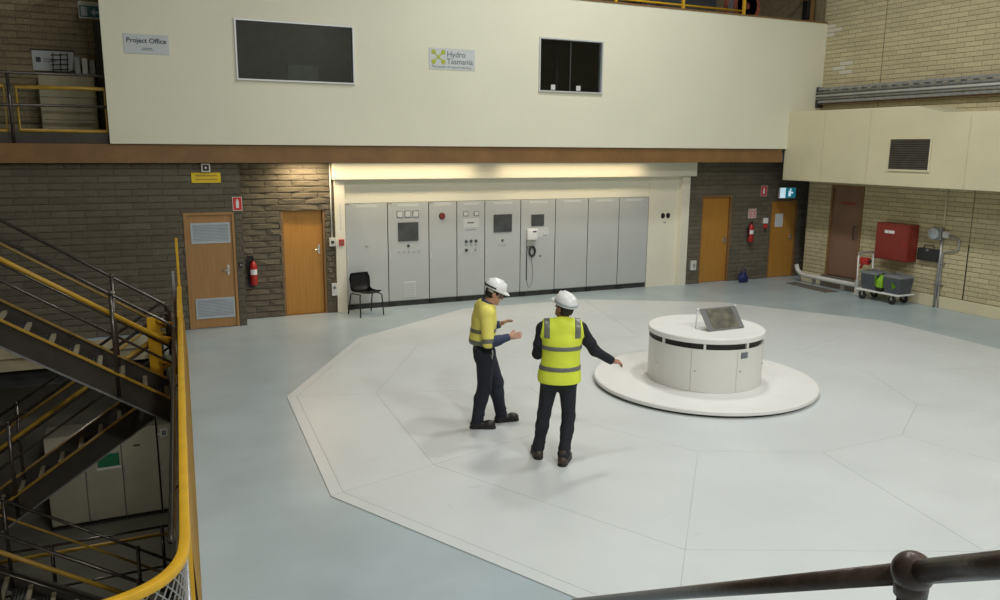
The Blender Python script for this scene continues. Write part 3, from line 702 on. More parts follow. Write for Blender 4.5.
def extinguisher(x, y, z, label, stand=0.0):
    t = thing('fire_extinguisher', label, 'fire extinguisher', (x, y, z))
    obj('cylinder', L([(0, 0), (0.06, 0.0), (0.068, 0.02), (0.068, 0.36), (0.05, 0.42), (0.022, 0.445), (0.022, 0.47), (0, 0.47)], 20), 'ext_red', t, 'auto', shift=(0, -0.09, 0))
    obj('label_band', L([(0.0692, 0.20), (0.0692, 0.30)], 16, a0=PI*1.15, a1=PI*1.85), 'white', t, True, shift=(0, -0.09, 0))
    v = obj('valve', RB(-0.02, 0.02, -0.11, -0.07, 0.465, 0.505, 0.004), 'black', t)
    obj('lever', T([(0, -0.09, 0.50), (0.0, -0.16, 0.535)], 0.009, 6), 'black', v); obj('lever', T([(0, -0.09, 0.49), (0.0, -0.16, 0.49)], 0.008, 6), 'black', v)
    obj('hose', T([(-0.02, -0.09, 0.49), (-0.07, -0.10, 0.47), (-0.088, -0.10, 0.40), (-0.086, -0.10, 0.12)], 0.013, 8), 'black', t, True)
    obj('bracket', B(-0.05, 0.05, -0.03, 0, 0.30, 0.34), 'black', t)
extinguisher(1.995, 15.635, 0.68, 'red fire extinguisher on the dark wall left of the amber door')
obj('back_board', B(-0.10, 0.02, -0.012, 0, -0.06, 0.55), 'black', bpy.data.objects['fire_extinguisher'])
t = thing('conduit', 'white electrical conduit running down to a switch box by the alcove', 'conduit', (3.53, 15.635, 0))
obj('pipe', T([(0, -0.015, 2.98), (0, -0.015, 1.51)], 0.014, 8), 'offwhite', t, True); obj('switch_box', RB(-0.06, 0.06, -0.06, 0, 1.345, 1.51, 0.006), 'offwhite', t); obj('toggle', RB(-0.03, 0.03, -0.07, -0.06, 1.40, 1.455, 0.003), 'black', t)
t = thing('power_outlet', 'grey power outlet low on the wall left of the alcove', 'outlet', (3.545, 15.635, 0.475))
obj('housing', RB(-0.055, 0.055, -0.05, 0, -0.125, 0.125, 0.006), 'offwhite', t); obj('socket', disc_y(0, 0.04, 0.03, -0.05), 'ink_grey', t)
t = thing('call_point', 'small red break-glass call point on the white post', 'call point', (3.71, 15.60, 1.415))
obj('housing', RB(-0.05, 0.05, -0.04, 0, -0.06, 0.06, 0.004), 'ext_red', t); obj('glass_face', B(-0.028, 0.028, -0.042, -0.04, -0.03, 0.03), 'brown_door', t)
obj('notice', B(-0.02, 0.01, -0.003, 0, 0.25, 0.75), 'offwhite', tag(thing('post_label', 'thin vertical label on the white alcove post', 'label', (3.71, 15.60, 1.415))))
# right back wall fittings
YR = 15.678
ext_sign(14.57, YR, 2.256, 0.20, 0.26, 'red extinguisher sign left of the lit exit sign')
t = thing('prohibition_sign', 'white sign with red circles above the far extinguisher', 'sign', (14.24, YR, 1.70))
obj('plate', RB(-0.13, 0.13, -0.004, 0, -0.125, 0.115, 0.001, 1), 'offwhite', t)
for x, z in ((-0.06, 0.05), (0.06, 0.05), (-0.06, -0.06), (0.06, -0.06)):
    o = obj('red_ring', L([(0.030, 0), (0.050, 0), (0.050, 0.003), (0.030, 0.003), (0.030, 0)], 18), 'sign_red', t); o.matrix_local = Matrix.Translation((x, -0.004, z)) @ Matrix.Rotation(PI/2, 4, 'X')
extinguisher(14.15, YR, 0.99, 'red fire extinguisher with a white band between the two right doors')
t = thing('intercom', 'small white wall intercom with an orange tag by the corner door', 'intercom', (14.67, YR, 1.41))
obj('housing', RB(-0.07, 0.07, -0.05, 0, 0.02, 0.16, 0.01), 'white', t); obj('tag', RB(-0.04, 0.07, -0.03, 0, -0.10, 0.0, 0.005), 'sign_red', t); obj('cord', T([(0, -0.02, -0.08), (0.02, -0.02, -0.2)], 0.012, 6), 'black', t)
t = thing('wall_outlet', 'pale double outlet low on the wall right of the alcove', 'outlet', (12.44, 15.665, 0.47))
obj('housing', RB(-0.08, 0.08, -0.05, 0.013, -0.12, 0.12, 0.006), 'offwhite', t); obj('plug', RB(-0.03, 0.03, -0.08, -0.05, -0.02, 0.05, 0.006), 'steel', t)
t = thing('exit_sign', 'lit green and white exit sign above the corner door', 'exit sign', (15.28, 15.58, 2.205))
obj('case', RB(-0.27, 0.27, 0, 0.06, -0.14, 0.135, 0.004, 1), 'offwhite', t); obj('white_face', B(-0.26, -0.08, -0.004, 0, -0.13, 0.125), 'exit_white', t); obj('green_face', B(-0.08, 0.26, -0.004, 0, -0.13, 0.125), 'exit_green', t)
bm = bmesh.new(); box(bm, 0.02, 0.10, -0.007, -0.004, -0.09, 0.05); sphere(bm, (0.085, -0.005, 0.08), 0.028, (1, 0.15, 1), 10, 6); box(bm, 0.10, 0.17, -0.007, -0.004, -0.02, 0.02)
obj('running_figure', bm, 'exit_white', t)
t = thing('blue_bag', 'small crumpled dark blue bag on the floor by the far wall', 'bag', (13.82, 15.38, 0))
bm = bmesh.new(); bmesh.ops.create_icosphere(bm, subdivisions=3, radius=1)
for v in bm.verts:
    n = 0.82+0.22*math.sin(5*v.co.x+2*v.co.z)*math.cos(4*v.co.y+1)+0.1*math.sin(9*v.co.z)
    v.co = Vector((v.co.x*0.17*n, v.co.y*0.11*n, max(0.0, 0.12+v.co.z*0.15*n)))
obj('sack', bm, 'blue_bag', t, True); obj('strap', T([(-0.08, 0, 0.2), (-0.10, 0, 0.30), (0.0, 0, 0.36), (0.07, 0, 0.29), (0.06, 0, 0.2)], 0.012, 6), 'blue_bag', t, True)

# ================================================================== RIGHT WALL FITTINGS
t = thing('hose_cabinet', 'large red box on the cream brick wall', 'hose cabinet', (15.18, 11.87, 0.90))
obj('case', RB(0.0, 0.305, 0.0, 0.84, 0.0, 0.81, 0.008), 'red', t); obj('door', RB(-0.012, 0.0, 0.02, 0.82, 0.02, 0.79, 0.004), 'red', t)
for y, w_ in ((0.56, 0.10), (0.43, 0.14)): obj('lettering', B(-0.015, -0.012, y-w_/2, y+w_/2, 0.59, 0.655), 'white', t)
obj('latch', RB(-0.03, -0.012, 0.06, 0.10, 0.34, 0.42, 0.004), 'ext_red', t)
t = thing('junction_box', 'grey round-faced switch box above the black case', 'switch box', (XR-0.009, 11.38, 1.57))
obj('back_box', RB(-0.10, 0, -0.10, 0.13, -0.13, 0.13, 0.01), 'galv', t); o = obj('face', L([(0, 0), (0.12, 0), (0.12, 0.05), (0.10, 0.065), (0, 0.065)], 20), 'louvre', t, 'auto'); o.matrix_local = Matrix.Translation((-0.10, 0.05, 0)) @ Matrix.Rotation(-PI/2, 4, 'Y')
obj('socket', RB(-0.09, 0, -0.24, -0.12, -0.07, 0.06, 0.01), 'offwhite', t)
t = thing('black_case', 'black carry case with a top handle hung on the cream wall', 'case', (XR-0.009, 11.54, 0.98))
obj('case_body', RB(-0.12, 0, -0.24, 0.24, 0, 0.26, 0.012), 'black_plastic', t); obj('handle', T([(-0.07, -0.12, 0.265), (-0.07, -0.11, 0.325), (-0.07, 0.11, 0.325), (-0.07, 0.12, 0.265)], 0.012, 8), 'black_plastic', t, True); obj('clasp', RB(-0.13, -0.12, -0.03, 0.03, 0.20, 0.25, 0.003), 'ink_grey', t)
t = thing('wall_conduit', 'pale conduit bending down the cream wall to the floor', 'conduit', (XR-0.045, 0, 0))
obj('pipe', T([(0.02, 11.22, 0.005), (0.0, 11.24, 0.30), (0.02, 11.25, 1.16), (0.02, 11.20, 1.20), (0.02, 10.96, 1.24), (0.02, 10.92, 1.28), (0.02, 10.91, 1.48), (0.02, 11.05, 1.53), (0.02, 11.13, 1.53)], 0.022, 8), 'steel', t, True)
obj('pipe', T([(0.0, 11.30, 0.005), (0.0, 11.29, 1.0), (0.02, 11.30, 1.44)], 0.03, 8), 'steel', t, True); obj('pipe', T([(0.02, 11.30, 1.70), (0.02, 11.30, 2.55)], 0.016, 8), 'soffit_paint', t, True)
for z in (0.5, 0.95): obj('saddle', RB(-0.03, 0.045, 11.17, 11.36, z-0.012, z+0.012, 0.003), 'galv', t)
t = thing('cable_tray', 'long grey cable tray with pipes along the upper right wall', 'cable tray', (XR, 0, 0))
for z in (4.40, 4.70): obj('side_rail', RB(-0.20, -0.17, 3.0, 14.92, z, z+0.06, 0.004), 'galv', t)
for k in range(22): obj('rung', B(-0.17, -0.008, 9.0+0.27*k, 9.03+0.27*k, 4.42, 4.74), 'galv', t)
for z, r, m_ in ((4.50, 0.028, 'steel'), (4.57, 0.032, 'frame_alu'), (4.645, 0.03, 'galv')): obj('pipe', T([(-0.20, 3.0, z), (-0.20, 14.90, z)], r, 8), m_, t, True)
obj('pipe', T([(-0.14, 3.0, 4.375), (-0.14, 14.90, 4.375)], 0.018, 8), 'brown_door', t, True)
obj('end_bracket', RB(-0.22, -0.008, 14.86, 14.905, 4.30, 4.78, 0.006), 'cabinet_dark', t)
t = thing('air_vent', 'brown louvred air vent in the cream box bay', 'vent', (14.5, 11.52, 3.22))
obj('backing', B(-0.006, 0.0, -0.46, 0.47, -0.31, 0.30), 'vent_dark', t)
bm = bmesh.new()
for q in ((-0.50, 0.51, 0.30, 0.34), (-0.50, 0.51, -0.35, -0.31), (-0.50, -0.46, -0.31, 0.30), (0.47, 0.51, -0.31, 0.30)): box(bm, -0.03, 0, *q)
obj('frame', bm, 'soffit_paint', t)
for k in range(13):
    bm = bmesh.new(); z = -0.285+0.046*k; v = [bm.verts.new(p) for p in ((-0.024, -0.455, z-0.014), (-0.024, 0.465, z-0.014), (-0.008, 0.465, z+0.014), (-0.008, -0.455, z+0.014))]; bm.faces.new(v); bmesh.ops.solidify(bm, geom=bm.faces, thickness=0.004)
    obj('slat', bm, 'vent_slat', t)
t = thing('kerb_pipe', 'pale bent pipe lying along the wall foot below the brown door', 'pipe', (0, 0, 0))
obj('pipe', T([(15.22, 15.04, 0.42), (15.21, 14.98, 0.30), (15.20, 14.86, 0.22), (15.18, 14.70, 0.20), (15.20, 13.16, 0.20)], 0.055, 10), 'offwhite', t, True)
for y in (14.4, 13.5): obj('support', B(15.15, 15.25, y, y+0.04, 0, 0.16), 'steel', t)
t = thing('bollard', 'short grey capped post at the end of the pale pipe', 'bollard', (15.18, 13.08, 0))
obj('post', L([(0, 0), (0.10, 0), (0.10, 0.015), (0.065, 0.02), (0.065, 0.30), (0.05, 0.33), (0, 0.335)], 20), 'offwhite', t, 'auto')
t = thing('door_mat', 'flat brown mat on the floor below the brown door', 'mat', (0, 0, 0))
bm = prism(bmesh.new(), [(14.72, 14.85), (15.08, 14.90), (15.02, 13.45), (14.62, 13.50)], 0.0, 0.012); obj('mat_body', bm, 'mat_brown', t)
# wheeled trolley with two tubs
t = thing('platform_trolley', 'white platform trolley with castors below the red box', 'trolley', (15.02, 12.27, 0), math.radians(3))
obj('deck', RB(-0.27, 0.27, -0.60, 0.50, 0.20, 0.235, 0.01), 'white', t)
for sx in (-0.2, 0.2):
    for y in (-0.40, 0.34):
        o = obj('castor', L([(0.03, -0.022), (0.085, -0.022), (0.095, -0.012), (0.095, 0.012), (0.085, 0.022), (0.03, 0.022), (0.03, -0.022)], 18), 'black', t, 'auto'); o.matrix_local = Matrix.Translation((sx, y, 0.095)) @ Matrix.Rotation(PI/2, 4, 'Y')
        obj('fork', B(-0.034, 0.034, -0.02, 0.02, 0.0, 0.11), 'steel', t, shift=(sx, y, 0.092))
for sx in (-0.25, 0.25): obj('handle_post', T([(sx, 0.47, 0.23), (sx, 0.50, 0.98)], 0.016, 8), 'white', t, True)
obj('handle_bar', T([(-0.25, 0.50, 0.97), (-0.25, 0.505, 1.02), (0.25, 0.505, 1.02), (0.25, 0.50, 0.97)], 0.018, 8), 'steel', t, True)
def tub(x, y, lab, gr):
    t = thing('equipment_tub', lab, 'tub', (x, y, 0.236))
    bm = bmesh.new(); a = [(-0.22, -0.215), (0.22, -0.215), (0.22, 0.215), (-0.22, 0.215)]
    lo = [bm.verts.new((px*0.88, py*0.88, 0)) for px, py in a]; hi = [bm.verts.new((px, py, 0.33)) for px, py in a]
    bm.faces.new(lo); bm.faces.new(hi)
    for i in range(4): bm.faces.new((lo[i], lo[(i+1) % 4], hi[(i+1) % 4], hi[i]))
    obj('tub_body', bev(bm, 0.02, 2), 'tub_grey', t); obj('lid', RB(-0.23, 0.23, -0.225, 0.225, 0.325, 0.40, 0.03), 'tub_lid', t)
    obj('handle', T([(0, -0.10, 0.395), (0, -0.08, 0.44), (0, 0.08, 0.44), (0, 0.10, 0.395)], 0.012, 8), 'tub_lid', t, True)
    bm = bmesh.new(); v = [bm.verts.new(p) for p in gr]; bm.faces.new(v); bmesh.ops.solidify(bm, geom=bm.faces, thickness=0.01); obj('green_panel', bm, 'lime', t)
tub(15.02, 12.49, 'dark grey tub with pale lid nearer the trolley handle', [(-0.225, -0.20, 0.10), (-0.228, -0.235, 0.10), (-0.232, -0.24, 0.30), (-0.232, -0.17, 0.38)])
tub(15.02, 11.89, 'dark grey tub with a lime patch at the open trolley end', [(-0.215, -0.13, 0.17), (-0.222, -0.01, 0.27), (-0.208, -0.02, 0.09)])
t = thing('lime_canister', 'lime green canister between the two grey tubs', 'canister', (14.93, 12.19, 0.236))
bm = bmesh.new(); lo = [(-0.14, -0.07), (0.14, -0.07), (0.14, 0.07), (-0.14, 0.07)]
a = [bm.verts.new((x, y, 0)) for x, y in lo]; b = [bm.verts.new((x, y, 0.24)) for x, y in lo]; c = [bm.verts.new((x*0.4, y*0.6, 0.36)) for x, y in lo]
bm.faces.new(a); bm.faces.new(c)
for p, q in ((a, b), (b, c)):
    for i in range(4): bm.faces.new((p[i], p[(i+1) % 4], q[(i+1) % 4], q[i]))
obj('canister_body', bev(bm, 0.012, 2), 'lime', t); obj('cap', L([(0, 0.355), (0.03, 0.355), (0.03, 0.40), (0, 0.40)], 14), 'black', t); obj('base_foot', RB(-0.15, 0.15, -0.072, 0.072, 0.0, 0.09, 0.01), 'black', t)
t = thing('red_hand_tool', 'red power tool hanging at the trolley handle', 'tool', (14.80, 12.66, 0.76))
obj('tool_body', RB(-0.07, 0.07, -0.16, 0.06, 0.02, 0.18, 0.03), 'ext_red', t, 'auto'); obj('grip', T([(0, 0.0, 0.05), (0, 0.06, -0.08)], 0.028, 8), 'ext_red', t, True); obj('nozzle', T([(0, -0.14, 0.10), (0, -0.22, 0.12)], [0.04, 0.02], 8), 'black', t, True)
obj('hanging_hook', T([(0, 0.02, 0.17), (0, 0.08, 0.24), (0.05, 0.13, 0.32)], 0.010, 6), 'steel', t, True)

# ================================================================== MEZZANINE (upper left)
YM = 15.03
t = thing('mezzanine_railing', 'dark and yellow railing along the left mezzanine', 'railing', (0, YM, 3.30))
for z, m_, r in ((1.095, 'rail_dark', 0.022), (0.60, 'rail_dark', 0.022)): obj('rail', T([(LEFT+0.5, 0, z), (-0.28, 0, z)], r, 8), m_, t, True)
for x in (-4.6, -1.655): obj('post', T([(x, 0, 0), (x, 0, 1.09)], 0.026, 8), 'rail_dark', t, True)
obj('toe_board', RB(LEFT+0.5, -0.28, 0.0, 0.012, 0.0, 0.17, 0.003), 'stair_brown', t)
for xa, xb in ((-4.5, -1.73), (-1.56, -0.295)):
    o = obj('infill_frame', T([(xa, 0.05, 0.20), (xb, 0.05, 0.20), (xb, 0.05, 0.885), (xa, 0.05, 0.885)], 0.036, 8, closed=True), 'ochre', t, True)
t = thing('mezzanine_cabinet', 'beige metal cupboard on the mezzanine behind the railing', 'cupboard', (-0.92, 16.75, 3.30))
obj('body', RB(-0.46, 0.45, 0.0, 0.45, 0.0, 1.21, 0.006), 'basement_panel', t)
for k in range(3): obj('drawer_front', RB(-0.45, 0.44, -0.015, 0.0, 0.03+0.395*k, 0.405+0.395*k, 0.004), 'slab_cream', t)
t = thing('notice_board', 'white notice board above the mezzanine cupboard', 'notice board', (-1.14, 17.24, 4.66))
obj('board', RB(-0.34, 0.34, 0, 0.03, -0.05, 0.31, 0.004), 'sign_paper', t); obj('emblem', B(-0.28, -0.20, -0.003, 0, 0.10, 0.19), 'ink', t); obj('divider', B(-0.02, -0.012, -0.003, 0, -0.05, 0.08), 'ink', t); obj('top_edge', B(-0.35, 0.35, -0.006, 0.03, 0.305, 0.33), 'cabinet_dark', t)
for z in (0.16, 0.12): obj('text_line', B(-0.16, 0.05, -0.003, 0, z-0.008, z+0.008), 'ink_grey', t)
t = thing('wire_rack', 'black wire rack of papers standing on the mezzanine cupboard', 'rack', (-0.96, 16.98, 4.512))
for k in range(4): obj('wire', T([(-0.20, 0, 0.10+0.085*k), (0.08, 0, 0.10+0.085*k+0.02)], 0.011, 6), 'black', t)
for x in (-0.18, -0.06, 0.05): obj('wire', T([(x, 0, 0.0), (x+0.02, 0, 0.40)], 0.010, 6), 'black', t)
t = thing('file_folders', 'grey folders leaning on the mezzanine cupboard', 'folders', (-0.63, 17.0, 4.512))
for k in range(3): obj('folder', RB(-0.15+0.12*k, -0.06+0.12*k, -0.12, 0.12, 0.0, 0.34-0.02*k, 0.006), ('galv', 'offwhite', 'galv')[k], t)
obj('folder_box', RB(-0.24, -0.155, -0.12, 0.12, 0, 0.09, 0.01), 'black', t)
t = thing('shadow_strip', 'dark narrow pillar standing in for the shadow strip between the mezzanine cupboard and the office box', 'post', (-0.37, 16.95, 3.30))  # dark pillar added in place of the shadowed strip of wall
obj('shaft', RB(-0.06, 0.06, -0.06, 0.06, 0, 2.2, 0.006), 'stair_brown', t); obj('base_plate', B(-0.09, 0.09, -0.09, 0.09, 0, 0.012), 'stair_brown', t)
t = thing('mezzanine_exit_sign', 'unlit blue-green exit sign with arrow beside the office corner', 'exit sign', (-0.47, 16.85, 5.66))
obj('case', RB(-0.17, 0.17, 0, 0.06, -0.13, 0.16, 0.004, 1), 'offwhite', t); obj('face', B(-0.155, 0.16, -0.004, 0, -0.11, 0.09), 'exit_dim', t); obj('figure_panel', B(-0.13, -0.03, -0.007, -0.004, -0.09, 0.07), 'exit_dimwhite', t)
obj('arrow', prism(bmesh.new(), [(0.03, -0.02), (0.09, 0.05), (0.09, 0.0), (0.15, 0.0), (0.15, -0.04), (0.09, -0.04), (0.09, -0.09)], 0, 0.003), 'exit_dimwhite', t).matrix_local = Matrix.Translation((0, -0.004, 0)) @ Matrix.Rotation(PI/2, 4, 'X')
obj('hanger', T([(0, 0.03, 0.16), (0, 0.03, 4.7)], 0.012, 6), 'steel', t)
# roof balcony over the office
t = thing('balcony_railing', 'yellow railing on the roof edge of the office', 'railing', (0, 15.10, 6.265))
for x in (9.6, 11.35, 13.06): obj('post', RB(x-0.03, x+0.03, -0.03, 0.03, 0, 1.1, 0.004), 'yellow', t)
for z in (0.14, 0.55, 1.08): obj('rail', T([(8.0, 0.02, z), (15.0, 0.02, z)] if z > 0.2 else [(8.0, 0.02, z), (13.06, 0.02, z)], 0.024, 8), 'yellow', t, True)
for x in (10.3, 10.75): obj('dark_post', RB(x-0.03, x+0.03, 0.05, 0.11, 0, 1.1, 0.004), 'stair_brown', t)
t = thing('balcony_column', 'dark steel column at the right end of the roof balcony', 'column', (15.20, 15.35, 6.265))
obj('web', RB(-0.05, 0.05, -0.08, 0.08, 0, 2.4, 0.004), 'black', t); obj('flange', RB(0.05, 0.16, -0.10, 0.10, 0, 2.4, 0.004), 'beam_brown', t)
t = thing('balcony_cabinet', 'dark glass-fronted cabinet on the roof balcony', 'cabinet', (12.75, 16.6, 6.27))
obj('body', RB(-1.3, 0.75, 0.02, 0.5, 0, 1.9, 0.01), 'tub_grey', t); obj('glass_door', RB(-1.25, -0.3, 0.0, 0.02, 0.05, 1.85, 0.004), 'screen_dark', t); obj('glass_door', RB(-0.25, 0.70, 0.0, 0.02, 0.05, 1.85, 0.004), 'screen_dark', t)
t = thing('cable_drum', 'rusty red round drum on the roof balcony', 'drum', (13.72, 15.75, 6.266))
o = obj('flange', L([(0.0, -0.03), (0.40, -0.03), (0.40, 0.0), (0.0, 0.0)], 28), 'drum_red', t, 'auto'); o.matrix_local = Matrix.Translation((0, 0, 0.40)) @ Matrix.Rotation(PI/2, 4, 'X')
o = obj('flange', L([(0.0, -0.03), (0.40, -0.03), (0.40, 0.0), (0.0, 0.0)], 28), 'drum_red', t, 'auto'); o.matrix_local = Matrix.Translation((0, 0.35, 0.42)) @ Matrix.Rotation(PI/2, 4, 'X')
o = obj('winding', L([(0.08, -0.34), (0.30, -0.34), (0.30, 0.0), (0.08, 0.0), (0.08, -0.34)], 24), 'galv', t, 'auto'); o.matrix_local = Matrix.Translation((0, 0.0, 0.40)) @ Matrix.Rotation(PI/2, 4, 'X')

# ================================================================== STAIRWELL
SL = 0.667
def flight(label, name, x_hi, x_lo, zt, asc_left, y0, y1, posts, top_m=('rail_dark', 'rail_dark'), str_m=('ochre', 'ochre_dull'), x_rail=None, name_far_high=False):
    """zt(x): height of the stringer top; the flight runs x_lo..x_hi between stringers at y0 (near) and y1 (far)"""
    t = thing(name, label, 'stairs', (0, 0, 0))
    for k, y in enumerate((y0, y1)):
        bm = bmesh.new(); pr = [(x_lo, zt(x_lo)), (x_hi, zt(x_hi)), (x_hi, zt(x_hi)-0.33), (x_lo, zt(x_lo)-0.33)]
        a = [bm.verts.new((x, y-0.01, z)) for x, z in pr]; b = [bm.verts.new((x, y+0.01, z)) for x, z in pr]
        bm.faces.new(a); bm.faces.new(list(reversed(b)))
        for i in range(4): bm.faces.new((a[i], a[(i+1) % 4], b[(i+1) % 4], b[i]))
        st = obj('stringer', bm, 'stair_brown', t)
        for dz, m_, nm in ((0.0, str_m[k], 'top_flange'), (-0.345, 'galv', 'bottom_flange')):
            bm = bmesh.new(); a = [bm.verts.new((x, y+s, zt(x)+dz+q)) for x, s, q in ((x_lo, -0.04, 0), (x_hi, -0.04, 0), (x_hi, 0.04, 0), (x_lo, 0.04, 0))]; b = [bm.verts.new(v.co+Vector((0, 0, 0.022))) for v in a]
            bm.faces.new(a); bm.faces.new(b)
            for i in range(4): bm.faces.new((a[i], a[(i+1) % 4], b[(i+1) % 4], b[i]))
            obj(nm, bm, m_, st)
        xr = x_hi+0.06 if x_rail is None else x_rail
        yy = y; hk = 0.07 if (k == 1 and name_far_high) else 0.0
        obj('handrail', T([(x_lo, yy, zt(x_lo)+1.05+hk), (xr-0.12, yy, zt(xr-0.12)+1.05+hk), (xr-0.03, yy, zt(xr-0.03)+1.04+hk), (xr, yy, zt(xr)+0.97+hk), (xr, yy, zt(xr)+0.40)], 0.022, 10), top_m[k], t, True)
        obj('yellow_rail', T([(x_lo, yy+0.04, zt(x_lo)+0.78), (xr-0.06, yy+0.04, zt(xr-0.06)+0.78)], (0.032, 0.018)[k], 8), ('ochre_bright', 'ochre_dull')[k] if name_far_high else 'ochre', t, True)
        obj('middle_rail', T([(x_lo, yy, zt(x_lo)+0.52), (xr-0.02, yy, zt(xr-0.02)+0.52)], 0.017, 8), 'rail_dark', t, True)
        for x in posts:
            p = obj('post', T([(x, yy, zt(x)-0.30), (x, yy, zt(x)+1.06+hk)], 0.026, 10), 'rail_dark', t, True)
            obj('post_cap', sphere(bmesh.new(), (x, yy, zt(x)+1.06+hk), 0.036), 'rail_dark', p, True)
    n = int((x_hi-x_lo)/0.268)
    for k in range(n):
        xe = (x_hi-0.02-0.268*k) if asc_left else (x_lo+0.05+0.268*k)
        z = zt(xe)-0.10
        xa, xb = (xe-0.25, xe) if asc_left else (xe, xe+0.25)
        bm = bmesh.new()
        for q in range(6):
            xx = xa+0.02+(xb-xa-0.04)*q/5; box(bm, xx-0.012, xx+0.012, y0+0.012, y1-0.012, z-0.03, z)
        tr = obj('tread', bm, 'grating', t)
        xn = (xb-0.05, xb+0.005) if asc_left else (xa-0.005, xa+0.05)
        obj('nosing', B(xn[0], xn[1], y0+0.012, y1-0.012, z-0.035, z+0.008), 'nosing', tr)
    return t
ztA = lambda x: -0.03+SL*(0.29-x)
ztB = lambda x: -0.11-SL*(0.29-x)
ztC = lambda x: -2.44-SL*(x+2.02)
XL = -2.63
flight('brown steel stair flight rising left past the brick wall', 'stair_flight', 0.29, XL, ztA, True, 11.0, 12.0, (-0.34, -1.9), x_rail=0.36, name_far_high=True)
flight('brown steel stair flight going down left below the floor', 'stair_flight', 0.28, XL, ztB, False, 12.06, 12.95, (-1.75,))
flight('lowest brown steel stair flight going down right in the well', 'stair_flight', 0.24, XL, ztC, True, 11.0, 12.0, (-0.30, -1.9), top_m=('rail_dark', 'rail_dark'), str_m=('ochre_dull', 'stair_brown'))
for z, lab in ((ztA(XL), 'upper steel stair landing left of the flights'), (ztC(XL), 'lower steel stair landing left of the flights')):
    t = thing('stair_landing', lab, 'landing', (0, 0, 0)); obj('deck', B(-3.9, XL-0.005, 10.96, 13.0, z-0.06, z-0.02), 'grating', t)
    for x in (-3.8, -2.75):
        for y in (11.05, 12.9): obj('leg', B(x-0.04, x+0.04, y-0.04, y+0.04, -3.95 if z < 0 else ztC(XL)-0.02, z-0.06), 'stair_brown', t)
t = thing('stair_newel', 'broad yellow post between the upper and lower stair flights', 'post', (0.14, 12.03, 0))
obj('plate', RB(-0.085, 0.085, -0.02, 0.02, -0.36, 0.90, 0.008), 'yellow', t)
for z0, z1, r in ((0.84, 0.72, 0.024), (0.62, 0.50, 0.024), (0.25, 0.12, 0.020)):
    obj('rail_loop', T([(0.05, -0.02, z0)]+[(0.10+0.14*math.sin(a), -0.12*math.cos(a)+0.02, z0+(z1-z0)*(a/PI)) for a in [PI*k/8 for k in range(9)]]+[(0.05, 0.14, z1)], r, 8), 'yellow', t, True)
# yellow guard along the floor opening
def gx(y): return 0.16+0.05*(y-5.13)
t = thing('stairwell_guard', 'bright yellow guard rail around the stairwell with mesh corner', 'guard rail', (0, 0, 0))
corner = [(gx(5.0), 5.0), (gx(4.72), 4.72), (0.128, 4.54), (0.105, 4.38), (0.05, 4.24), (-0.04, 4.13), (-0.18, 4.05), (-0.40, 4.0), (-0.9, 3.98)]
path = [(gx(10.85), 10.85), (gx(8.0), 8.0)] + corner + [(-5.5, 3.98)]
def ribbon(path, hw, z0, z1):
    bm = bmesh.new(); rg = []
    for i, p in enumerate(path):
        a = Vector(path[max(i-1, 0)]); b = Vector(path[min(i+1, len(path)-1)]); d = (b-a).normalized(); n = Vector((-d.y, d.x)); p = Vector(p)
        rg.append([bm.verts.new((*(p+n*s*hw), z)) for s, z in ((-1, z0), (1, z0), (1, z1), (-1, z1))])
    for A_, C_ in zip(rg, rg[1:]):
        for k in range(4): bm.faces.new((A_[k], A_[(k+1) % 4], C_[(k+1) % 4], C_[k]))
    bm.faces.new(rg[0]); bm.faces.new(rg[-1]); return bm
def smooth_path(p, n=5):
    out = []
    for i in range(len(p)-1):
        p0, p1, p2, p3 = [Vector(p[max(0, min(len(p)-1, i+k))]) for k in (-1, 0, 1, 2)]
        for k in range(n):
            s = k/n; out.append(tuple(0.5*((2*p1)+(p2-p0)*s+(2*p0-5*p1+4*p2-p3)*s*s+(3*p1-p0-3*p2+p3)*s**3)))
    return out+[tuple(p[-1])]
sc = smooth_path(corner)
fullp = path[:2]+sc+[(-5.5, 3.98)]
obj('top_rail', bev(ribbon(fullp, 0.030, 1.05, 1.10), 0.010, 2), 'yellow', t, 'auto')
obj('bottom_rail', ribbon(fullp, 0.018, 0.03, 0.10), 'yellow', t)
ys = [10.85, 9.4, 7.95, 6.5, 5.0]
def slant(ya, yb):
    bm = bmesh.new(); q = [(gx(ya)+0.018, ya, 1.049), (gx(yb)+0.018, yb, 1.049), (gx(yb)+0.064, yb, 0.004), (gx(ya)+0.064, ya, 0.004)]
    bm.faces.new([bm.verts.new(p) for p in q]); bmesh.ops.solidify(bm, geom=bm.faces, thickness=0.008); return bm
for a, b in zip(ys, ys[1:]): obj('infill_panel', slant(a-0.006, b+0.006), 'yellow', t)
for y in ys: obj('post', RB(gx(y)-0.028, gx(y)+0.028, y-0.028, y+0.028, 0, 1.05, 0.004), 'yellow', t)
for x in (-0.9, -2.3, -3.8, -5.4): obj('post', RB(x-0.028, x+0.028, 3.95, 4.01, 0, 1.05, 0.004), 'yellow', t)
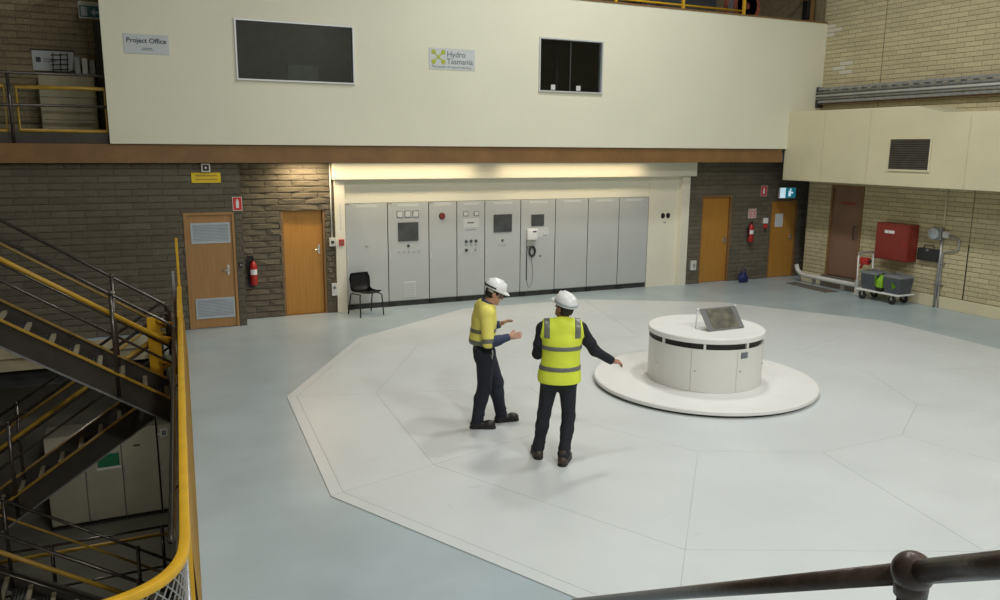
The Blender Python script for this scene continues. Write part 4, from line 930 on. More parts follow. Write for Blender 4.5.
# diamond mesh over the rounded corner
def along(path):
    d = [0]
    for a, b in zip(path, path[1:]): d.append(d[-1]+(Vector(b)-Vector(a)).length)
    return d
dd = along(sc); Ltot = dd[-1]
def at_s(s):
    s = max(0, min(Ltot, s))
    for i in range(len(dd)-1):
        if s <= dd[i+1]:
            f = (s-dd[i])/(dd[i+1]-dd[i]); return Vector(sc[i])*(1-f)+Vector(sc[i+1])*f
    return Vector(sc[-1])
bm = bmesh.new(); pitch = 0.075
k = -14
while k*pitch < Ltot+1.0:
    for sgn in (1, -1):
        pts = []
        for q in range(14):
            z = 0.10+0.95*q/13; s = k*pitch+sgn*(z-0.10)*0.9
            if 0 <= s <= Ltot: p = at_s(s); pts.append((p.x, p.y, z))
        if len(pts) > 1: tube(bm, pts, 0.0045, 4, cap=False)
    k += 1
tag(obj('wire_mesh', bm, 'steel', t), 'grey diamond wire mesh')
hr = smooth_path([(gx(10.7)-0.075, 10.7), (gx(8.5)-0.075, 8.5), (gx(6.2)-0.075, 6.2), (gx(5.3)-0.075, 5.3), (gx(5.0)-0.075, 5.0), (gx(4.75)-0.078, 4.75)])
obj('inner_handrail', T([(x, y, 1.0) for x, y in hr], 0.022, 8), 'rail_dark', t, True)
for y in (10.5, 8.0, 5.5): obj('rail_bracket', T([(gx(y)-0.075, y, 1.0), (gx(y)-0.03, y, 1.03)], 0.010, 6), 'rail_dark', t)
t = thing('safety_gate', 'yellow gate closing the stair landing beyond the guard rail', 'gate', (0, 0, 0))
g = [(gx(10.92), 10.92), (gx(13.36), 13.36)]
obj('top_bar', ribbon(g, 0.032, 1.05, 1.10), 'yellow', t); obj('bottom_bar', ribbon(g, 0.018, 0.03, 0.10), 'yellow', t); obj('infill_panel', slant(13.30, 10.96), 'yellow', t)
obj('tall_post', RB(gx(13.4)-0.02, gx(13.4)+0.02, 13.37, 13.41, 0, 1.86, 0.004), 'yellow', t); obj('hinge_post', RB(gx(10.92)-0.025, gx(10.92)+0.025, 10.89, 10.94, 0, 1.05, 0.004), 'yellow', t)
obj('latch_post', RB(gx(13.3)-0.10, gx(13.3)-0.06, 13.28, 13.32, 0, 1.35, 0.004), 'galv', t)
# lower level
t = thing('lower_railing', 'dark and yellow railing on the lower floor below the stairs', 'railing', (0, 12.98, -3.95))
for z, r, m_ in ((1.11, 0.03, 'ochre'), (1.24, 0.022, 'rail_dark'), (0.55, 0.02, 'rail_dark')): obj('rail', T([(-2.3, 0, z), (0.62, 0, z)], r, 8), m_, t, True)
for x in (-1.5, 0.05, 0.5): obj('post', T([(x, 0, 0), (x, 0, 1.26)], 0.028, 8), 'rail_dark', t, True)
xs = [-1.83, -1.19, -0.55, 0.11, 0.75]
for i in range(4):
    lab = ('grey lower-level cabinet at the dark left end', 'grey lower-level cabinet with a green label', 'grey lower-level cabinet beside the one with two small gauges', 'grey lower-level cabinet with two small gauges behind the guard rail')[i]
    t = thing('switchgear_cabinet', lab, 'cabinet', (xs[i]+0.32, 16.2, -3.95), group='lower level switchgear')
    obj('body', B(-0.315, 0.318, 0.02, 0.7, 0.10, 1.86), 'basement_panel', t); obj('base', B(-0.315, 0.318, 0.05, 0.7, 0, 0.10), 'cabinet_dark', t)
    d = obj('door', RB(-0.312, 0.317, 0.0, 0.02, 0.11, 1.855, 0.006, 1), 'basement_panel', t)
    obj('door_gap', B(-0.3195, -0.315, 0.005, 0.02, 0.10, 1.86), 'cabinet_dark', t)
    obj('slot', B(-0.10, 0.02, -0.006, 0.0, 1.50, 1.53), 'black', d)
    for z in (0.15, 0.85, 1.0): obj('hinge', RB(-0.31, -0.285, -0.012, 0, z, z+0.09, 0.003), 'galv', d)
    if i == 1: o = obj('green_label', RB(-0.10, 0.28, -0.006, 0, 1.16, 1.42, 0.002, 1), 'green_sign', d); obj('label_edge', B(-0.12, 0.30, -0.007, 0, 1.11, 1.16), 'offwhite', o)
    if i == 3:
        for x in (-0.20, 0.05): obj('gauge', RB(x-0.07, x+0.07, -0.012, 0, 1.62, 1.78, 0.004), 'offwhite', d); obj('gauge_face', B(x-0.04, x+0.04, -0.014, -0.012, 1.65, 1.75), 'ink_grey', d)
        obj('name_strip', B(-0.32, -0.28, -0.004, 0, 1.66, 1.70), 'offwhite', d)

# foreground handrail of the near stair
P1 = Vector((1.119, 0.669, 2.702)); P3 = Vector((1.393, 1.569, 2.103)); dv = P3-P1
t = thing('foreground_handrail', 'worn dark brown pipe handrail with a ball joint in the foreground', 'handrail', (1.17, 0.84, 0))
o0 = Vector((1.17, 0.84, 0))
obj('pipe', T([P1+dv*s-o0 for s in (-0.6, 0.0, 0.19)], 0.0205, 20), 'rail_brown', t, True); obj('pipe', T([P1+dv*s-o0 for s in (0.19, 1.0, 2.75)], 0.019, 20), 'rail_brown', t, True)
J = P1+dv*0.19-o0
obj('ball_joint', sphere(bmesh.new(), J+Vector((0, 0, 0.002)), 0.035, u=24, v=16), 'rail_brown', t, True)
obj('collar', L([(0.020, -0.042), (0.027, -0.042), (0.028, -0.025), (0.028, 0.0)], 20), 'rail_brown', t, True).location = J
obj('post', T([(J.x, J.y, 0.0), J], 0.0205, 20), 'rail_brown', t, True)
e = P1+dv*2.7-o0
obj('post', T([(e.x, e.y, 0.0), e], 0.0205, 16), 'rail_brown', t, True)
for pz in (J, e): obj('floor_flange', L([(0, 0), (0.07, 0), (0.07, 0.012), (0.03, 0.016), (0, 0.016)], 20), 'rail_brown', t, True).location = (pz.x, pz.y, 0)

# ================================================================== PEOPLE
def surface_nets(F, org, h):
    """F: 3-D array of signed distances; returns verts, quads (naive surface nets)"""
    s = F < 0
    c = s[:-1,:-1,:-1].astype(np.int8)
    for i in (0, 1):
        for j in (0, 1):
            for k in (0, 1):
                if i+j+k: c = c + s[i:s.shape[0]-1+i, j:s.shape[1]-1+j, k:s.shape[2]-1+k]
    act = (c > 0) & (c < 8)
    idx = -np.ones(act.shape, np.int64); A = np.argwhere(act); idx[act] = np.arange(len(A))
    acc = np.zeros((len(A), 3)); cnt = np.zeros(len(A))
    corners = [(i, j, k) for i in (0, 1) for j in (0, 1) for k in (0, 1)]
    for a in corners:
        for ax in range(3):
            if a[ax]: continue
            b = list(a); b[ax] = 1
            va = F[A[:,0]+a[0], A[:,1]+a[1], A[:,2]+a[2]]; vb = F[A[:,0]+b[0], A[:,1]+b[1], A[:,2]+b[2]]
            m = (va < 0) != (vb < 0); tt = np.where(m, va/np.where(m, va-vb, 1), 0)
            p = np.array(a, float)[None].repeat(len(A), 0); p[:, ax] += tt
            acc[m] += p[m]; cnt[m] += 1
    V = (A + acc/cnt[:, None])*h + np.array(org)
    Q = []
    for ax in range(3):
        o1, o2 = [(1, 2), (2, 0), (0, 1)][ax]
        sl = [slice(None)]*3; sl[ax] = slice(0, -1); s0 = s[tuple(sl)]; sl[ax] = slice(1, None); s1 = s[tuple(sl)]
        E = np.argwhere(s0 != s1); flip = s0[tuple(E.T)]
        ok = (E[:, o1] > 0) & (E[:, o2] > 0) & (E[:, o1] < F.shape[o1]-1) & (E[:, o2] < F.shape[o2]-1)
        E, flip = E[ok], flip[ok]
        def g(d1, d2):
            e = E.copy(); e[:, o1] -= d1; e[:, o2] -= d2; return idx[e[:,0], e[:,1], e[:,2]]
        q = np.stack([g(1, 1), g(0, 1), g(0, 0), g(1, 0)], 1); q[~flip] = q[~flip][:, ::-1]; Q.append(q)
    Q = np.concatenate(Q); Q = Q[(Q >= 0).all(1)]
    return V, Q
def smin(a, b, k):
    if k <= 0: return np.minimum(a, b)
    hh = np.clip(0.5+0.5*(b-a)/k, 0, 1); return b*(1-hh)+a*hh-k*hh*(1-hh)
class Sdf:
    """union of tapered capsules and ellipsoids, evaluated only around each primitive"""
    def __init__(s, h): s.h = h; s.p = []; s.cuts = []
    def cap(s, a, b, ra, rb=None, k=0.02, sy=1.0, frame=None):
        s.p.append(('c', np.array(a, float), np.array(b, float), ra, ra if rb is None else rb, k, sy, frame)); return s
    def ell(s, c, r, k=0.02, rot=None): s.p.append(('e', np.array(c, float), np.array(r, float), rot, 0, k, 1.0, None)); return s
    def cut(s, fn): s.cuts.append(fn); return s
    def grow(s, d):
        n = Sdf(s.h); n.cuts = list(s.cuts)
        for q in s.p:
            if q[0] == 'c': n.p.append((q[0], q[1], q[2], q[3]+d, q[4]+d, *q[5:]))
            else: n.p.append((q[0], q[1], q[2]+d, *q[3:]))
        return n
    def mesh(s, name, m):
        lo = np.full(3, 9.0); hi = -lo
        bb = []
        for q in s.p:
            if q[0] == 'c': r = max(q[3], q[4])+0.02; a = np.minimum(q[1], q[2])-r; b = np.maximum(q[1], q[2])+r
            else: r = q[2].max()+0.02; a = q[1]-r; b = q[1]+r
            bb.append((a, b)); lo = np.minimum(lo, a); hi = np.maximum(hi, b)
        h = s.h; lo -= 2*h; hi += 2*h; n = np.ceil((hi-lo)/h).astype(int)+1
        F = np.full(n, 0.2)
        ax = [lo[i]+h*np.arange(n[i]) for i in range(3)]
        for q, (a, b) in zip(s.p, bb):
            k = q[5]; mg = k+2*h
            i0 = np.maximum(np.floor((a-mg-lo)/h).astype(int), 0); i1 = np.minimum(np.ceil((b+mg-lo)/h).astype(int)+1, n)
            X, Y, Z = np.meshgrid(*[ax[i][i0[i]:i1[i]] for i in range(3)], indexing='ij')
            if q[0] == 'c':
                A_, B_ = q[1], q[2]; sy = q[6]; d = B_-A_
                if sy != 1.0:
                    yd = q[7] if q[7] is not None else np.array([0., 1, 0])
                    L2 = max(d@d, 1e-9); tt = np.clip(((X-A_[0])*d[0]+(Y-A_[1])*d[1]+(Z-A_[2])*d[2])/L2, 0, 1)
                    ex, ey, ez = X-A_[0]-tt*d[0], Y-A_[1]-tt*d[1], Z-A_[2]-tt*d[2]
                    w = ex*yd[0]+ey*yd[1]+ez*yd[2]; f = (1/sy-1)*w
                    D = np.sqrt((ex+f*yd[0])**2+(ey+f*yd[1])**2+(ez+f*yd[2])**2)-(q[3]+(q[4]-q[3])*tt)
                else:
                    L2 = max(d@d, 1e-9); tt = np.clip(((X-A_[0])*d[0]+(Y-A_[1])*d[1]+(Z-A_[2])*d[2])/L2, 0, 1)
                    D = np.sqrt((X-A_[0]-tt*d[0])**2+(Y-A_[1]-tt*d[1])**2+(Z-A_[2]-tt*d[2])**2)-(q[3]+(q[4]-q[3])*tt)
            else:
                P = np.stack([X-q[1][0], Y-q[1][1], Z-q[1][2]], -1)
                if q[3] is not None: P = P @ q[3]
                r = q[2]; k0 = np.sqrt(((P/r)**2).sum(-1)); k1 = np.sqrt(((P/r**2)**2).sum(-1))+1e-9; D = k0*(k0-1)/k1
            sl = tuple(slice(i0[i], i1[i]) for i in range(3)); F[sl] = smin(F[sl], D, k)
        if s.cuts:
            X, Y, Z = np.meshgrid(*ax, indexing='ij')
            for fn in s.cuts: F = np.maximum(F, fn(X, Y, Z))
        V, Q = surface_nets(F, lo, h)
        me = bpy.data.meshes.new(name); me.from_pydata(V.tolist(), [], Q.tolist()); me.validate(); me.materials.append(M[m])
        me.polygons.foreach_set('use_smooth', [True]*len(me.polygons)); me.update()
        return me
def plane(p, n):      # keeps the side the normal points away from
    p, n = np.array(p, float), np.array(n, float); n = n/np.linalg.norm(n)
    return lambda X, Y, Z: (X-p[0])*n[0]+(Y-p[1])*n[1]+(Z-p[2])*n[2]
def rot(yaw=0, pitch=0):     # head frame: yaw left (+) about z, pitch down (+) about x; columns = local axes
    cy, sy_ = math.cos(yaw), math.sin(yaw); cp, sp = math.cos(pitch), math.sin(pitch)
    Rz = np.array([[cy, -sy_, 0], [sy_, cy, 0], [0, 0, 1]]); Rx = np.array([[1, 0, 0], [0, cp, sp], [0, -sp, cp]]); return Rz @ Rx
def person(label, loc, fwd, J, skin, build):
    """J: joints in the figure's own frame (x right, y forward, z up)"""
    ang = math.atan2(fwd[1], fwd[0])-PI/2
    t = thing('person', label, 'person', (loc[0], loc[1], Z0), ang)
    V = {k: np.array(v, float) for k, v in J.items() if not isinstance(v, (int, float))}
    HR = rot(J['head_yaw'], J['head_pitch']); hc = V['head']
    hp = lambda x, y, z: hc+HR @ np.array((x, y, z), float)
    def torso(s, g=0.0, k=0.05):
        s.cap(V['pelvis']+[-0.075, 0, 0], V['pelvis']+[0.075, 0, 0], 0.118+g, k=k, sy=0.92)
        s.cap(V['pelvis']+[0, 0, 0.02], V['waist'], 0.142+g, 0.138+g, k=k, sy=0.78)
        s.cap(V['waist'], V['chest'], 0.138+g, 0.158+g, k=k, sy=0.76)
        s.cap(V['chest']+[-0.055, 0, 0.03], V['chest']+[0.055, 0, 0.03], 0.125+g, k=k, sy=0.90)
        s.cap(V['shL'], V['shR'], 0.062+g, k=0.07, sy=1.0)
        s.cap(V['neck']+[0, 0, -0.06], V['neck']+[0, 0, -0.03], 0.085+g, 0.07+g, k=0.06)
        for q_ in 'LR': s.cap(V['neck']+[0, -0.015, -0.015], V['sh'+q_]*0.8+V['neck']*0.2+[0, -0.01, 0.0], 0.052+g, 0.055+g, k=0.06)
    def arm(s, sd, g=0.0, up_=True, lo_=True):
        if up_: s.cap(V['sh'+sd], V['el'+sd], 0.058+g, 0.044+g, k=0.03)
        if lo_: s.cap(V['el'+sd], V['wr'+sd], 0.043+g, 0.027+g, k=0.025)
    def leg(s, sd, g=0.0, k=0.04):
        s.cap(V['hip'+sd], V['kn'+sd], 0.088+g, 0.056+g, k=k); 
        calf = V['kn'+sd]*0.68+V['an'+sd]*0.32+np.array([0, -0.012, 0])
        s.cap(V['kn'+sd], calf, 0.056+g, 0.056+g, k=0.03); s.cap(calf, V['an'+sd], 0.055+g, 0.038+g, k=0.03)
    # ---- body: one continuous skin
    s = Sdf(0.0065); torso(s, -0.018); 
    for sd in 'LR':
        arm(s, sd, -0.004); leg(s, sd, -0.014)
        dq = (V['toe'+sd]-V['an'+sd])*[1, 1, 0]; dq = dq/np.linalg.norm(dq); s.cap(V['an'+sd]+[0, 0, -0.03], V['an'+sd]*[1, 1, 0]+dq*0.13+[0, 0, 0.04], 0.032, 0.024, k=0.03)
    s.cap(V['neck']+[0, 0, -0.03], hp(0, -0.02, -0.05), 0.056, 0.054, k=0.03)
    s.ell(hp(0, -0.012, 0.035), (0.074, 0.094, 0.098), k=0.02, rot=HR); s.ell(hp(0, 0.022, -0.055), (0.056, 0.070, 0.068), k=0.04, rot=HR)
    s.cap(hp(0, 0.088, 0.02), hp(0, 0.108, -0.022), 0.009, 0.014, k=0.012); s.cap(hp(-0.03, 0.078, 0.028), hp(0.03, 0.078, 0.028), 0.012, k=0.012)
    s.cap(hp(-0.016, 0.084, -0.062), hp(0.016, 0.084, -0.062), 0.009, k=0.008); s.ell(hp(0, 0.078, -0.098), (0.022, 0.018, 0.018), k=0.02, rot=HR)
    for sx in (-1, 1): s.ell(hp(0.076*sx, -0.008, -0.002), (0.011, 0.024, 0.032), k=0.006, rot=HR)
    for sd in 'LR':      # hands: palm, four unequal fingers with knuckle bends, thumb from the side of the palm
        w_, d_, n_ = V['wr'+sd], V['hd'+sd]/np.linalg.norm(V['hd'+sd]), V['pn'+sd]
        n_ = n_-d_*(n_@d_); n_ = n_/np.linalg.norm(n_); a_ = np.cross(n_, d_)*(1 if sd == 'R' else -1)   # a_: towards the thumb side
        cu = J['curl'+sd]
        s.cap(w_, w_+d_*0.03, 0.026, 0.028, k=0.015)
        s.cap(w_+d_*0.035+a_*0.012, w_+d_*0.085+a_*0.016, 0.026, 0.024, k=0.012, sy=0.55, frame=n_); s.cap(w_+d_*0.035-a_*0.014, w_+d_*0.08-a_*0.020, 0.024, 0.022, k=0.012, sy=0.55, frame=n_)
        for off_, ln in ((0.033, 0.070), (0.011, 0.078), (-0.012, 0.072), (-0.034, 0.056)):
            p0 = w_+d_*0.088+a_*off_*0.9; c_ = cu
            d1 = d_*math.cos(c_*0.5)-n_*math.sin(c_*0.5)+a_*off_*2.2; d2 = d_*math.cos(c_*1.3)-n_*math.sin(c_*1.3)+a_*off_*2.2; d3 = d_*math.cos(c_*1.9)-n_*math.sin(c_*1.9)+a_*off_*2.2
            p1 = p0+d1*ln*0.45; p2 = p1+d2*ln*0.32; p3 = p2+d3*ln*0.25
            s.cap(p0, p1, 0.0100, 0.0092, k=0.004); s.cap(p1, p2, 0.0092, 0.0086, k=0.003); s.cap(p2, p3, 0.0086, 0.0075, k=0.003)
        q0 = w_+d_*0.03+a_*0.026; q1 = q0+d_*0.032+a_*0.030-n_*0.012; q2 = q1+d_*0.030+a_*0.010-n_*0.012
        s.cap(q0, q1, 0.014, 0.0115, k=0.008); s.cap(q1, q2, 0.0112, 0.009, k=0.004)
    obj('body', s.mesh('body', skin), None, t)
    # ---- head details
    def mesh_head(name, verts_fn, m):
        bm = bmesh.new(); verts_fn(bm)
        me4 = Matrix.Translation(hc.tolist()) @ Matrix(HR.tolist()).to_4x4(); bmesh.ops.transform(bm, matrix=me4, verts=bm.verts); return obj(name, bm, m, t, True)
    for sx in (-1, 1):
        mesh_head('eye', lambda bm: sphere(bm, (0.030*sx, 0.0755, 0.006), 0.0125, u=12, v=8), 'white'); mesh_head('iris', lambda bm: sphere(bm, (0.030*sx, 0.0845, 0.005), 0.0055, u=10, v=6), 'hair')
        mesh_head('eyebrow', lambda bm: tube(bm, [(0.014*sx, 0.0905, 0.030), (0.032*sx, 0.086, 0.034), (0.048*sx, 0.073, 0.029)], 0.0045, 6), 'hair')
    mesh_head('mouth', lambda bm: tube(bm, [(-0.024, 0.080, -0.064), (-0.01, 0.0925, -0.063), (0.01, 0.0925, -0.063), (0.024, 0.080, -0.064)], 0.0035, 6), 'lip')
    s = Sdf(0.007); s.ell(hp(0, -0.020, 0.038), (0.082, 0.096, 0.103), rot=HR, k=0); s.ell(hp(0, -0.040, -0.015), (0.074, 0.066, 0.075), rot=HR, k=0.02)
    s.cut(plane(hp(0, 0.035, 0.0), HR @ np.array((0, 1, -0.55)))); s.cut(plane(hp(0, 0, -0.065), HR @ np.array((0, -0.2, -1))))
    obj('hair', s.mesh('hair', 'hair'), None, t)
    # hard hat: dome, brim with front peak, crown ridge
    s = Sdf(0.007); s.ell(hp(0, -0.012, 0.062), (0.112, 0.134, 0.116), rot=HR, k=0); s.cap(hp(0, -0.10, 0.130), hp(0, 0.08, 0.135), 0.028, k=0.02); s.cap(hp(0, -0.055, 0.160), hp(0, 0.035, 0.162), 0.022, k=0.02)
    s.cut(plane(hp(0, 0, 0.052), HR @ np.array((0, -0.06, -1))))
    hat = obj('hard_hat', s.mesh('hard_hat', 'helmet_white'), None, t)
    s = Sdf(0.006); s.ell(hp(0, -0.010, 0.055), (0.117, 0.141, 0.012), rot=HR, k=0.01); s.ell(hp(0, 0.085, 0.048), (0.078, 0.088, 0.011), rot=HR, k=0.03)
    obj('brim', s.mesh('brim', 'helmet_white'), None, hat)
    if build == 'shirt':
        mesh_head('headband', lambda bm: lathe(bm, [(1.0, 0.0), (1.03, 0.0), (1.03, 0.016), (1.0, 0.016), (1.0, 0.0)], 28, a0=PI, a1=2*PI), 'black').data.transform(Matrix())
        hb = [c for c in t.children if c.name.startswith('headband')][0]
        me4 = Matrix.Translation(hc.tolist()) @ Matrix(HR.tolist()).to_4x4()
        hb.data.transform(me4 @ Matrix.Translation((0, -0.012, 0.070)) @ Matrix.Diagonal((0.1155, 0.1385, 1.1, 1)) @ me4.inverted())
        mesh_head('cradle_strap', lambda bm: lathe(bm, [(0.083, -0.015), (0.089, -0.015), (0.089, 0.012), (0.083, 0.012), (0.083, -0.015)], 20, c=(0, -0.022, 0.03), a0=PI*1.02, a1=PI*1.98), 'offwhite')
        gl = mesh_head('safety_glasses', lambda bm: lathe(bm, [(0.083, -0.018), (0.086, -0.018), (0.086, 0.020), (0.083, 0.020), (0.083, -0.018)], 16, c=(0, 0.012, 0.004), a0=PI*0.15, a1=PI*0.85), 'clear_glass')
        for sx in (-1, 1): mesh_head('glasses_arm', lambda bm: tube(bm, [(0.076*sx, 0.048, 0.014), (0.082*sx, -0.02, 0.012)], 0.003, 6), 'black')
    else:
        hb = mesh_head('hat_band', lambda bm: lathe(bm, [(1.0, 0.0), (1.025, 0.0), (0.995, 0.020), (0.97, 0.020), (1.0, 0.0)], 36), 'louvre')
        me4 = Matrix.Translation(hc.tolist()) @ Matrix(HR.tolist()).to_4x4()
        hb.data.transform(me4 @ Matrix.Translation((0, -0.012, 0.068)) @ Matrix.Diagonal((0.1135, 0.1355, 1.0, 1)) @ me4.inverted())
    # ---- trousers
    tm = 'navy' if build == 'shirt' else 'dark_trousers'
    s = Sdf(0.009); s.cap(V['pelvis']+[-0.07, 0, -0.01], V['pelvis']+[0.07, 0, -0.01], 0.122, k=0.05, sy=0.96); s.cap(V['pelvis'], V['waist'], 0.148, 0.142, k=0.05, sy=0.80)
    for sd in 'LR':
        leg(s, sd, 0.026 if build == 'shirt' else 0.014, 0.045)
        s.cap(V['kn'+sd]*0.25+V['an'+sd]*0.75, V['an'+sd], 0.060, 0.058, k=0.02)
        for q, (f, ex) in enumerate(((0.93, 0.010), (0.5, 0.006), (0.8, 0.008))):     # soft folds
            p = V['kn'+sd]*(1-f)+V['an'+sd]*f; s.ell(p+[0, 0.012*(-1)**q, 0], (0.058+ex, 0.058+ex, 0.022), k=0.02)
        s.cap(V['hip'+sd]+[0, -0.045, 0.02], V['hip'+sd]+[0, -0.045, -0.02], 0.085, k=0.05)
    zw = V['waist'][2]-0.015
    s.cut(plane((0, 0, zw+0.05 if build != 'shirt' else zw+0.02), (0, 0, 1)))
    for sd in 'LR': s.cut(plane(V['an'+sd]+[0, 0, -0.025], (0, 0, -1)))
    tr = obj('trousers', s.mesh('trousers', tm), None, t)
    if build == 'shirt':
        obj('pocket_flap', RB(-0.06, 0.06, -0.004, 0.004, -0.015, 0.015, 0.003), 'stair_brown', tr).location = (V['hipR']+[0.045, -0.115, 0.10]).tolist()
        k_ = V['hipR']+np.array([0.125, 0.06, 0.04])
        obj('key_ring', T([(k_[0], k_[1], k_[2]+0.06), (k_[0]+0.01, k_[1]+0.01, k_[2]), (k_[0]+0.012, k_[1], k_[2]-0.06), (k_[0]+0.004, k_[1]-0.02, k_[2]-0.01)], 0.007, 6), 'chrome', t, True)
    # ---- boots
    for sd in 'LR':
        a_, b_ = V['an'+sd], V['toe'+sd]; dr = b_-a_; dr[2] = 0; dr /= np.linalg.norm(dr)
        s = Sdf(0.007); base = np.array([a_[0], a_[1], 0.045])
        s.cap(base-dr*0.035, base+dr*0.17, 0.047, 0.045, k=0.02); s.cap(base-dr*0.01, a_+[0, 0, 0.05], 0.050, 0.052, k=0.03); s.cap(base+dr*0.14+[0, 0, 0.005], base+dr*0.175+[0, 0, 0.0], 0.052, 0.046, k=0.02)
        s.cut(plane((0, 0, 0.0), (0, 0, -1)))
        bt = obj('boot', s.mesh('boot', 'boot_black' if build == 'shirt' else 'boot_brown'), None, t)
        s = Sdf(0.007); s.cap(base-dr*0.038+[0, 0, -0.03], base+dr*0.18+[0, 0, -0.03], 0.051, 0.051, k=0.01); s.cut(plane((0, 0, 0.022), (0, 0, 1))); s.cut(plane((0, 0, 0.0), (0, 0, -1)))
        obj('sole', s.mesh('sole', 'black'), None, bt)
    # ---- upper clothing
    if build == 'shirt':
        s = Sdf(0.009); torso(s, 0.026)
        s.cap(V['waist']+[0, -0.01, 0.0], V['waist']+[0, 0, 0.08], 0.178, 0.17, k=0.04, sy=0.88)
        for sd in 'LR': s.cap(V['sh'+sd], V['el'+sd], 0.082, 0.068, k=0.015)
        s.cut(plane((0, 0, V['waist'][2]-0.045), (0, 0, -1))); s.cut(plane(V['neck']+[0, 0.0, 0.035], (0, 0.35, 1)))
        sh = obj('hi_vis_shirt', s.mesh('hi_vis_shirt', 'hivis_yellow'), None, t)
        for zc, hgt in ((V['chest'][2]-0.085, 0.026), (V['waist'][2]-0.020, 0.030)):
            s = Sdf(0.008); torso(s, 0.031); s.cap(V['waist']+[0, -0.01, 0.0], V['waist']+[0, 0, 0.08], 0.183, 0.175, k=0.04, sy=0.88)
            s.cut(plane((0, 0, zc+hgt), (0, 0, 1))); s.cut(plane((0, 0, zc-hgt), (0, 0, -1))); obj('reflective_band', s.mesh('reflective_band', 'reflective'), None, t)
        for sd in 'LR':
            ax_ = V['el'+sd]-V['sh'+sd]; ax_ /= np.linalg.norm(ax_); e_ = V['el'+sd]
            s = Sdf(0.008); s.cap(V['sh'+sd], e_, 0.087, 0.073, k=0.02); s.cut(plane(e_+ax_*0.005, ax_)); s.cut(plane(e_-ax_*0.05, -ax_)); obj('reflective_band', s.mesh('sleeve_band', 'reflective'), None, t)
            s = Sdf(0.008); fa = V['wr'+sd]-e_; fa /= np.linalg.norm(fa)
            s.cap(e_, V['wr'+sd]-fa*0.005, 0.066, 0.044, k=0.02); s.cap(e_+fa*0.10, e_+fa*0.14, 0.064, 0.058, k=0.02); s.cut(plane(V['wr'+sd]+fa*0.005, fa)); obj('sleeve', s.mesh('sleeve', 'navy_sleeve'), None, t)
        s = Sdf(0.007); n0 = V['neck']+np.array([0, 0.0, 0.0]); s.cap(n0+[0, -0.012, -0.035], n0+[0, 0.012, 0.035], 0.090, 0.076, k=0); s.cut(plane(n0+[0, 0.02, 0.045], (0, 0.45, 1))); s.cut(plane(n0+[0, 0, -0.05], (0, -0.6, -1)))
        obj('collar', s.mesh('collar', 'navy_sleeve'), None, t)
    else:
        s = Sdf(0.009); torso(s, 0.006)
        for sd in 'LR':
            arm(s, sd, 0.014); fa = V['wr'+sd]-V['el'+sd]; fa /= np.linalg.norm(fa)
            s.cap(V['wr'+sd]-fa*0.08, V['wr'+sd]-fa*0.01, 0.044, 0.040, k=0.02); s.ell(V['el'+sd]*0.6+V['sh'+sd]*0.4, (0.07, 0.07, 0.04), k=0.03)
        s.cut(plane((0, 0, V['waist'][2]-0.05), (0, 0, -1))); s.cut(plane(V['neck']+[0, 0, 0.055], (0, 0.3, 1)))
        for sd in 'LR':
            fa = V['wr'+sd]-V['el'+sd]; fa /= np.linalg.norm(fa)
            def c_(X, Y, Z, fa=fa, w_=V['wr'+sd]):
                pl = (X-w_[0])*fa[0]+(Y-w_[1])*fa[1]+(Z-w_[2])*fa[2]; rad = np.sqrt((X-w_[0])**2+(Y-w_[1])**2+(Z-w_[2])**2); return np.where(rad < 0.12, pl, -1)
            s.cut(c_)
        obj('sweater', s.mesh('sweater', 'black_cloth'), None, t)
        def vest(g, h=0.009):
            s = Sdf(h); torso(s, 0.026+g)
            hem = V['pelvis']*0.55+V['waist']*0.45
            s.cap(V['chest']+[0, -0.005, -0.05], hem+[0, -0.01, -0.16], 0.186+g, 0.218+g, k=0.06, sy=0.82)
            s.cap(V['shL']*0.88+V['shR']*0.12, V['shR']*0.88+V['shL']*0.12, 0.084+g, k=0.05)
            for sgn, sd in ((-1, 'L'), (1, 'R')): s.cut(plane(V['sh'+sd]+[0.032*sgn, 0, -0.05], (sgn, 0, 0.18)))
            s.cut(plane((0, 0, hem[2]-0.120), (0, 0.0, -1))); s.cut(plane(V['neck']+[0, 0.005, 0.045], (0, 0.6, 1)))
            return s
        vs = obj('hi_vis_vest', vest(0).mesh('hi_vis_vest', 'vest_lime'), None, t)
        for zc in J['bands']:
            s = vest(0.006, 0.008); s.cut(plane((0, 0, zc+0.024), (0, 0, 1))); s.cut(plane((0, 0, zc-0.024), (0, 0, -1))); obj('reflective_band', s.mesh('reflective_band', 'reflective'), None, t)
        for sgn in (-1, 1):
            x_ = V['chest'][0]+0.160*sgn; s = vest(0.006, 0.008); s.cut(plane((x_+0.031, 0, 0), (1, 0, 0))); s.cut(plane((x_-0.031, 0, 0), (-1, 0, 0))); s.cut(plane((0, 0, V['chest'][2]+0.075), (0, 0, -1)))
            obj('shoulder_band', s.mesh('shoulder_band', 'reflective'), None, t)
    return t
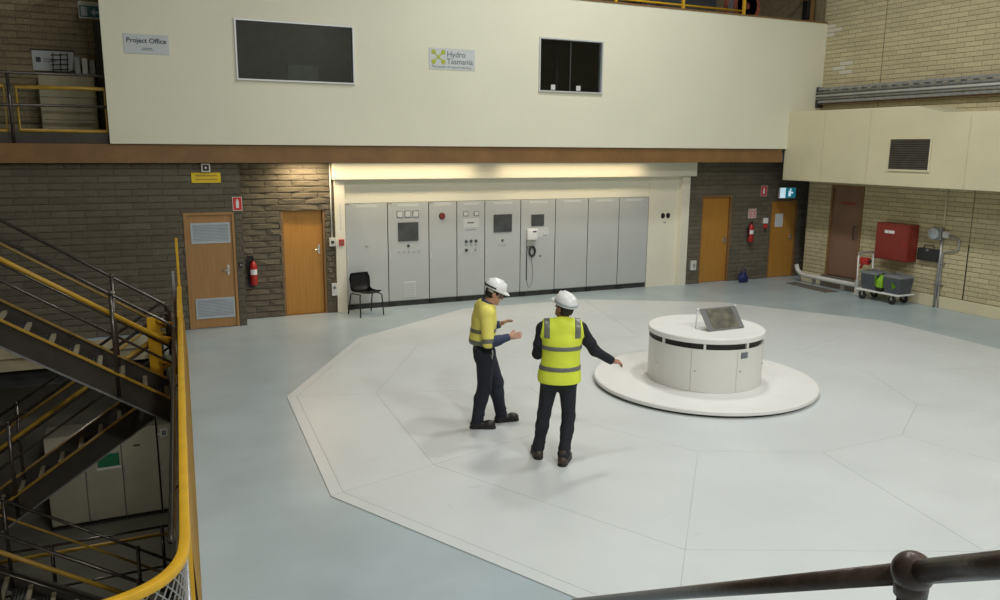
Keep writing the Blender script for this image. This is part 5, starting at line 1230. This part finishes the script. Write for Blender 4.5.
J1 = dict(pelvis=(0, -0.12, 0.93), waist=(0, -0.135, 1.07), chest=(0, -0.125, 1.27), neck=(0, -0.10, 1.475), head=(0.0, -0.005, 1.605), head_yaw=math.radians(-6), head_pitch=math.radians(22),
          shL=(-0.185, -0.12, 1.415), shR=(0.185, -0.12, 1.415), elL=(-0.235, -0.13, 1.13), elR=(0.265, -0.11, 1.075), wrL=(-0.17, 0.09, 1.20), wrR=(0.19, 0.14, 1.125),
          hdL=(0.12, 1, 0.45), hdR=(-0.05, 1, 0.16), pnL=(-0.5, 0.0, 1.0), pnR=(0.9, 0, 0.35), curlL=0.35, curlR=0.22,
          hipL=(-0.095, -0.10, 0.90), hipR=(0.095, -0.12, 0.90), knL=(-0.10, 0.045, 0.50), knR=(0.10, -0.13, 0.49), anL=(-0.09, 0.10, 0.085), anR=(0.10, -0.22, 0.085), toeL=(-0.12, 0.31, 0.02), toeR=(0.13, -0.02, 0.02))
person('man in yellow hi-vis shirt, navy trousers and white hard hat, gesturing with both hands', (3.77, 8.33), (0.96, -0.28), J1, 'skin_a', 'shirt')
J2 = dict(pelvis=(0.08, 0.02, 0.93), waist=(0.09, 0.02, 1.07), chest=(0.10, 0.03, 1.28), neck=(0.11, 0.045, 1.495), head=(0.12, 0.07, 1.645), head_yaw=math.radians(42), head_pitch=math.radians(-15),
          shL=(-0.095, 0.03, 1.43), shR=(0.295, 0.03, 1.43), elL=(-0.145, 0.08, 1.15), elR=(0.455, 0.07, 1.19), wrL=(-0.06, 0.29, 1.17), wrR=(0.655, 0.16, 1.055),
          hdL=(0.35, 1, 0.1), hdR=(1, 0.45, -0.25), pnL=(-0.9, 0.3, 0.4), pnR=(0.1, -0.3, 1.0), curlL=0.6, curlR=0.75, bands=(1.250, 1.035),
          hipL=(-0.01, 0.02, 0.90), hipR=(0.17, 0.02, 0.90), knL=(-0.065, 0.085, 0.49), knR=(0.19, 0.0, 0.49), anL=(-0.125, 0.06, 0.085), anR=(0.135, -0.13, 0.085), toeL=(-0.15, 0.26, 0.02), toeR=(0.20, 0.06, 0.02))
person('man seen from behind in lime hi-vis vest, black clothes and white hard hat, pointing right', (3.87, 7.09), (0.4185, 0.908), J2, 'skin_b', 'vest')
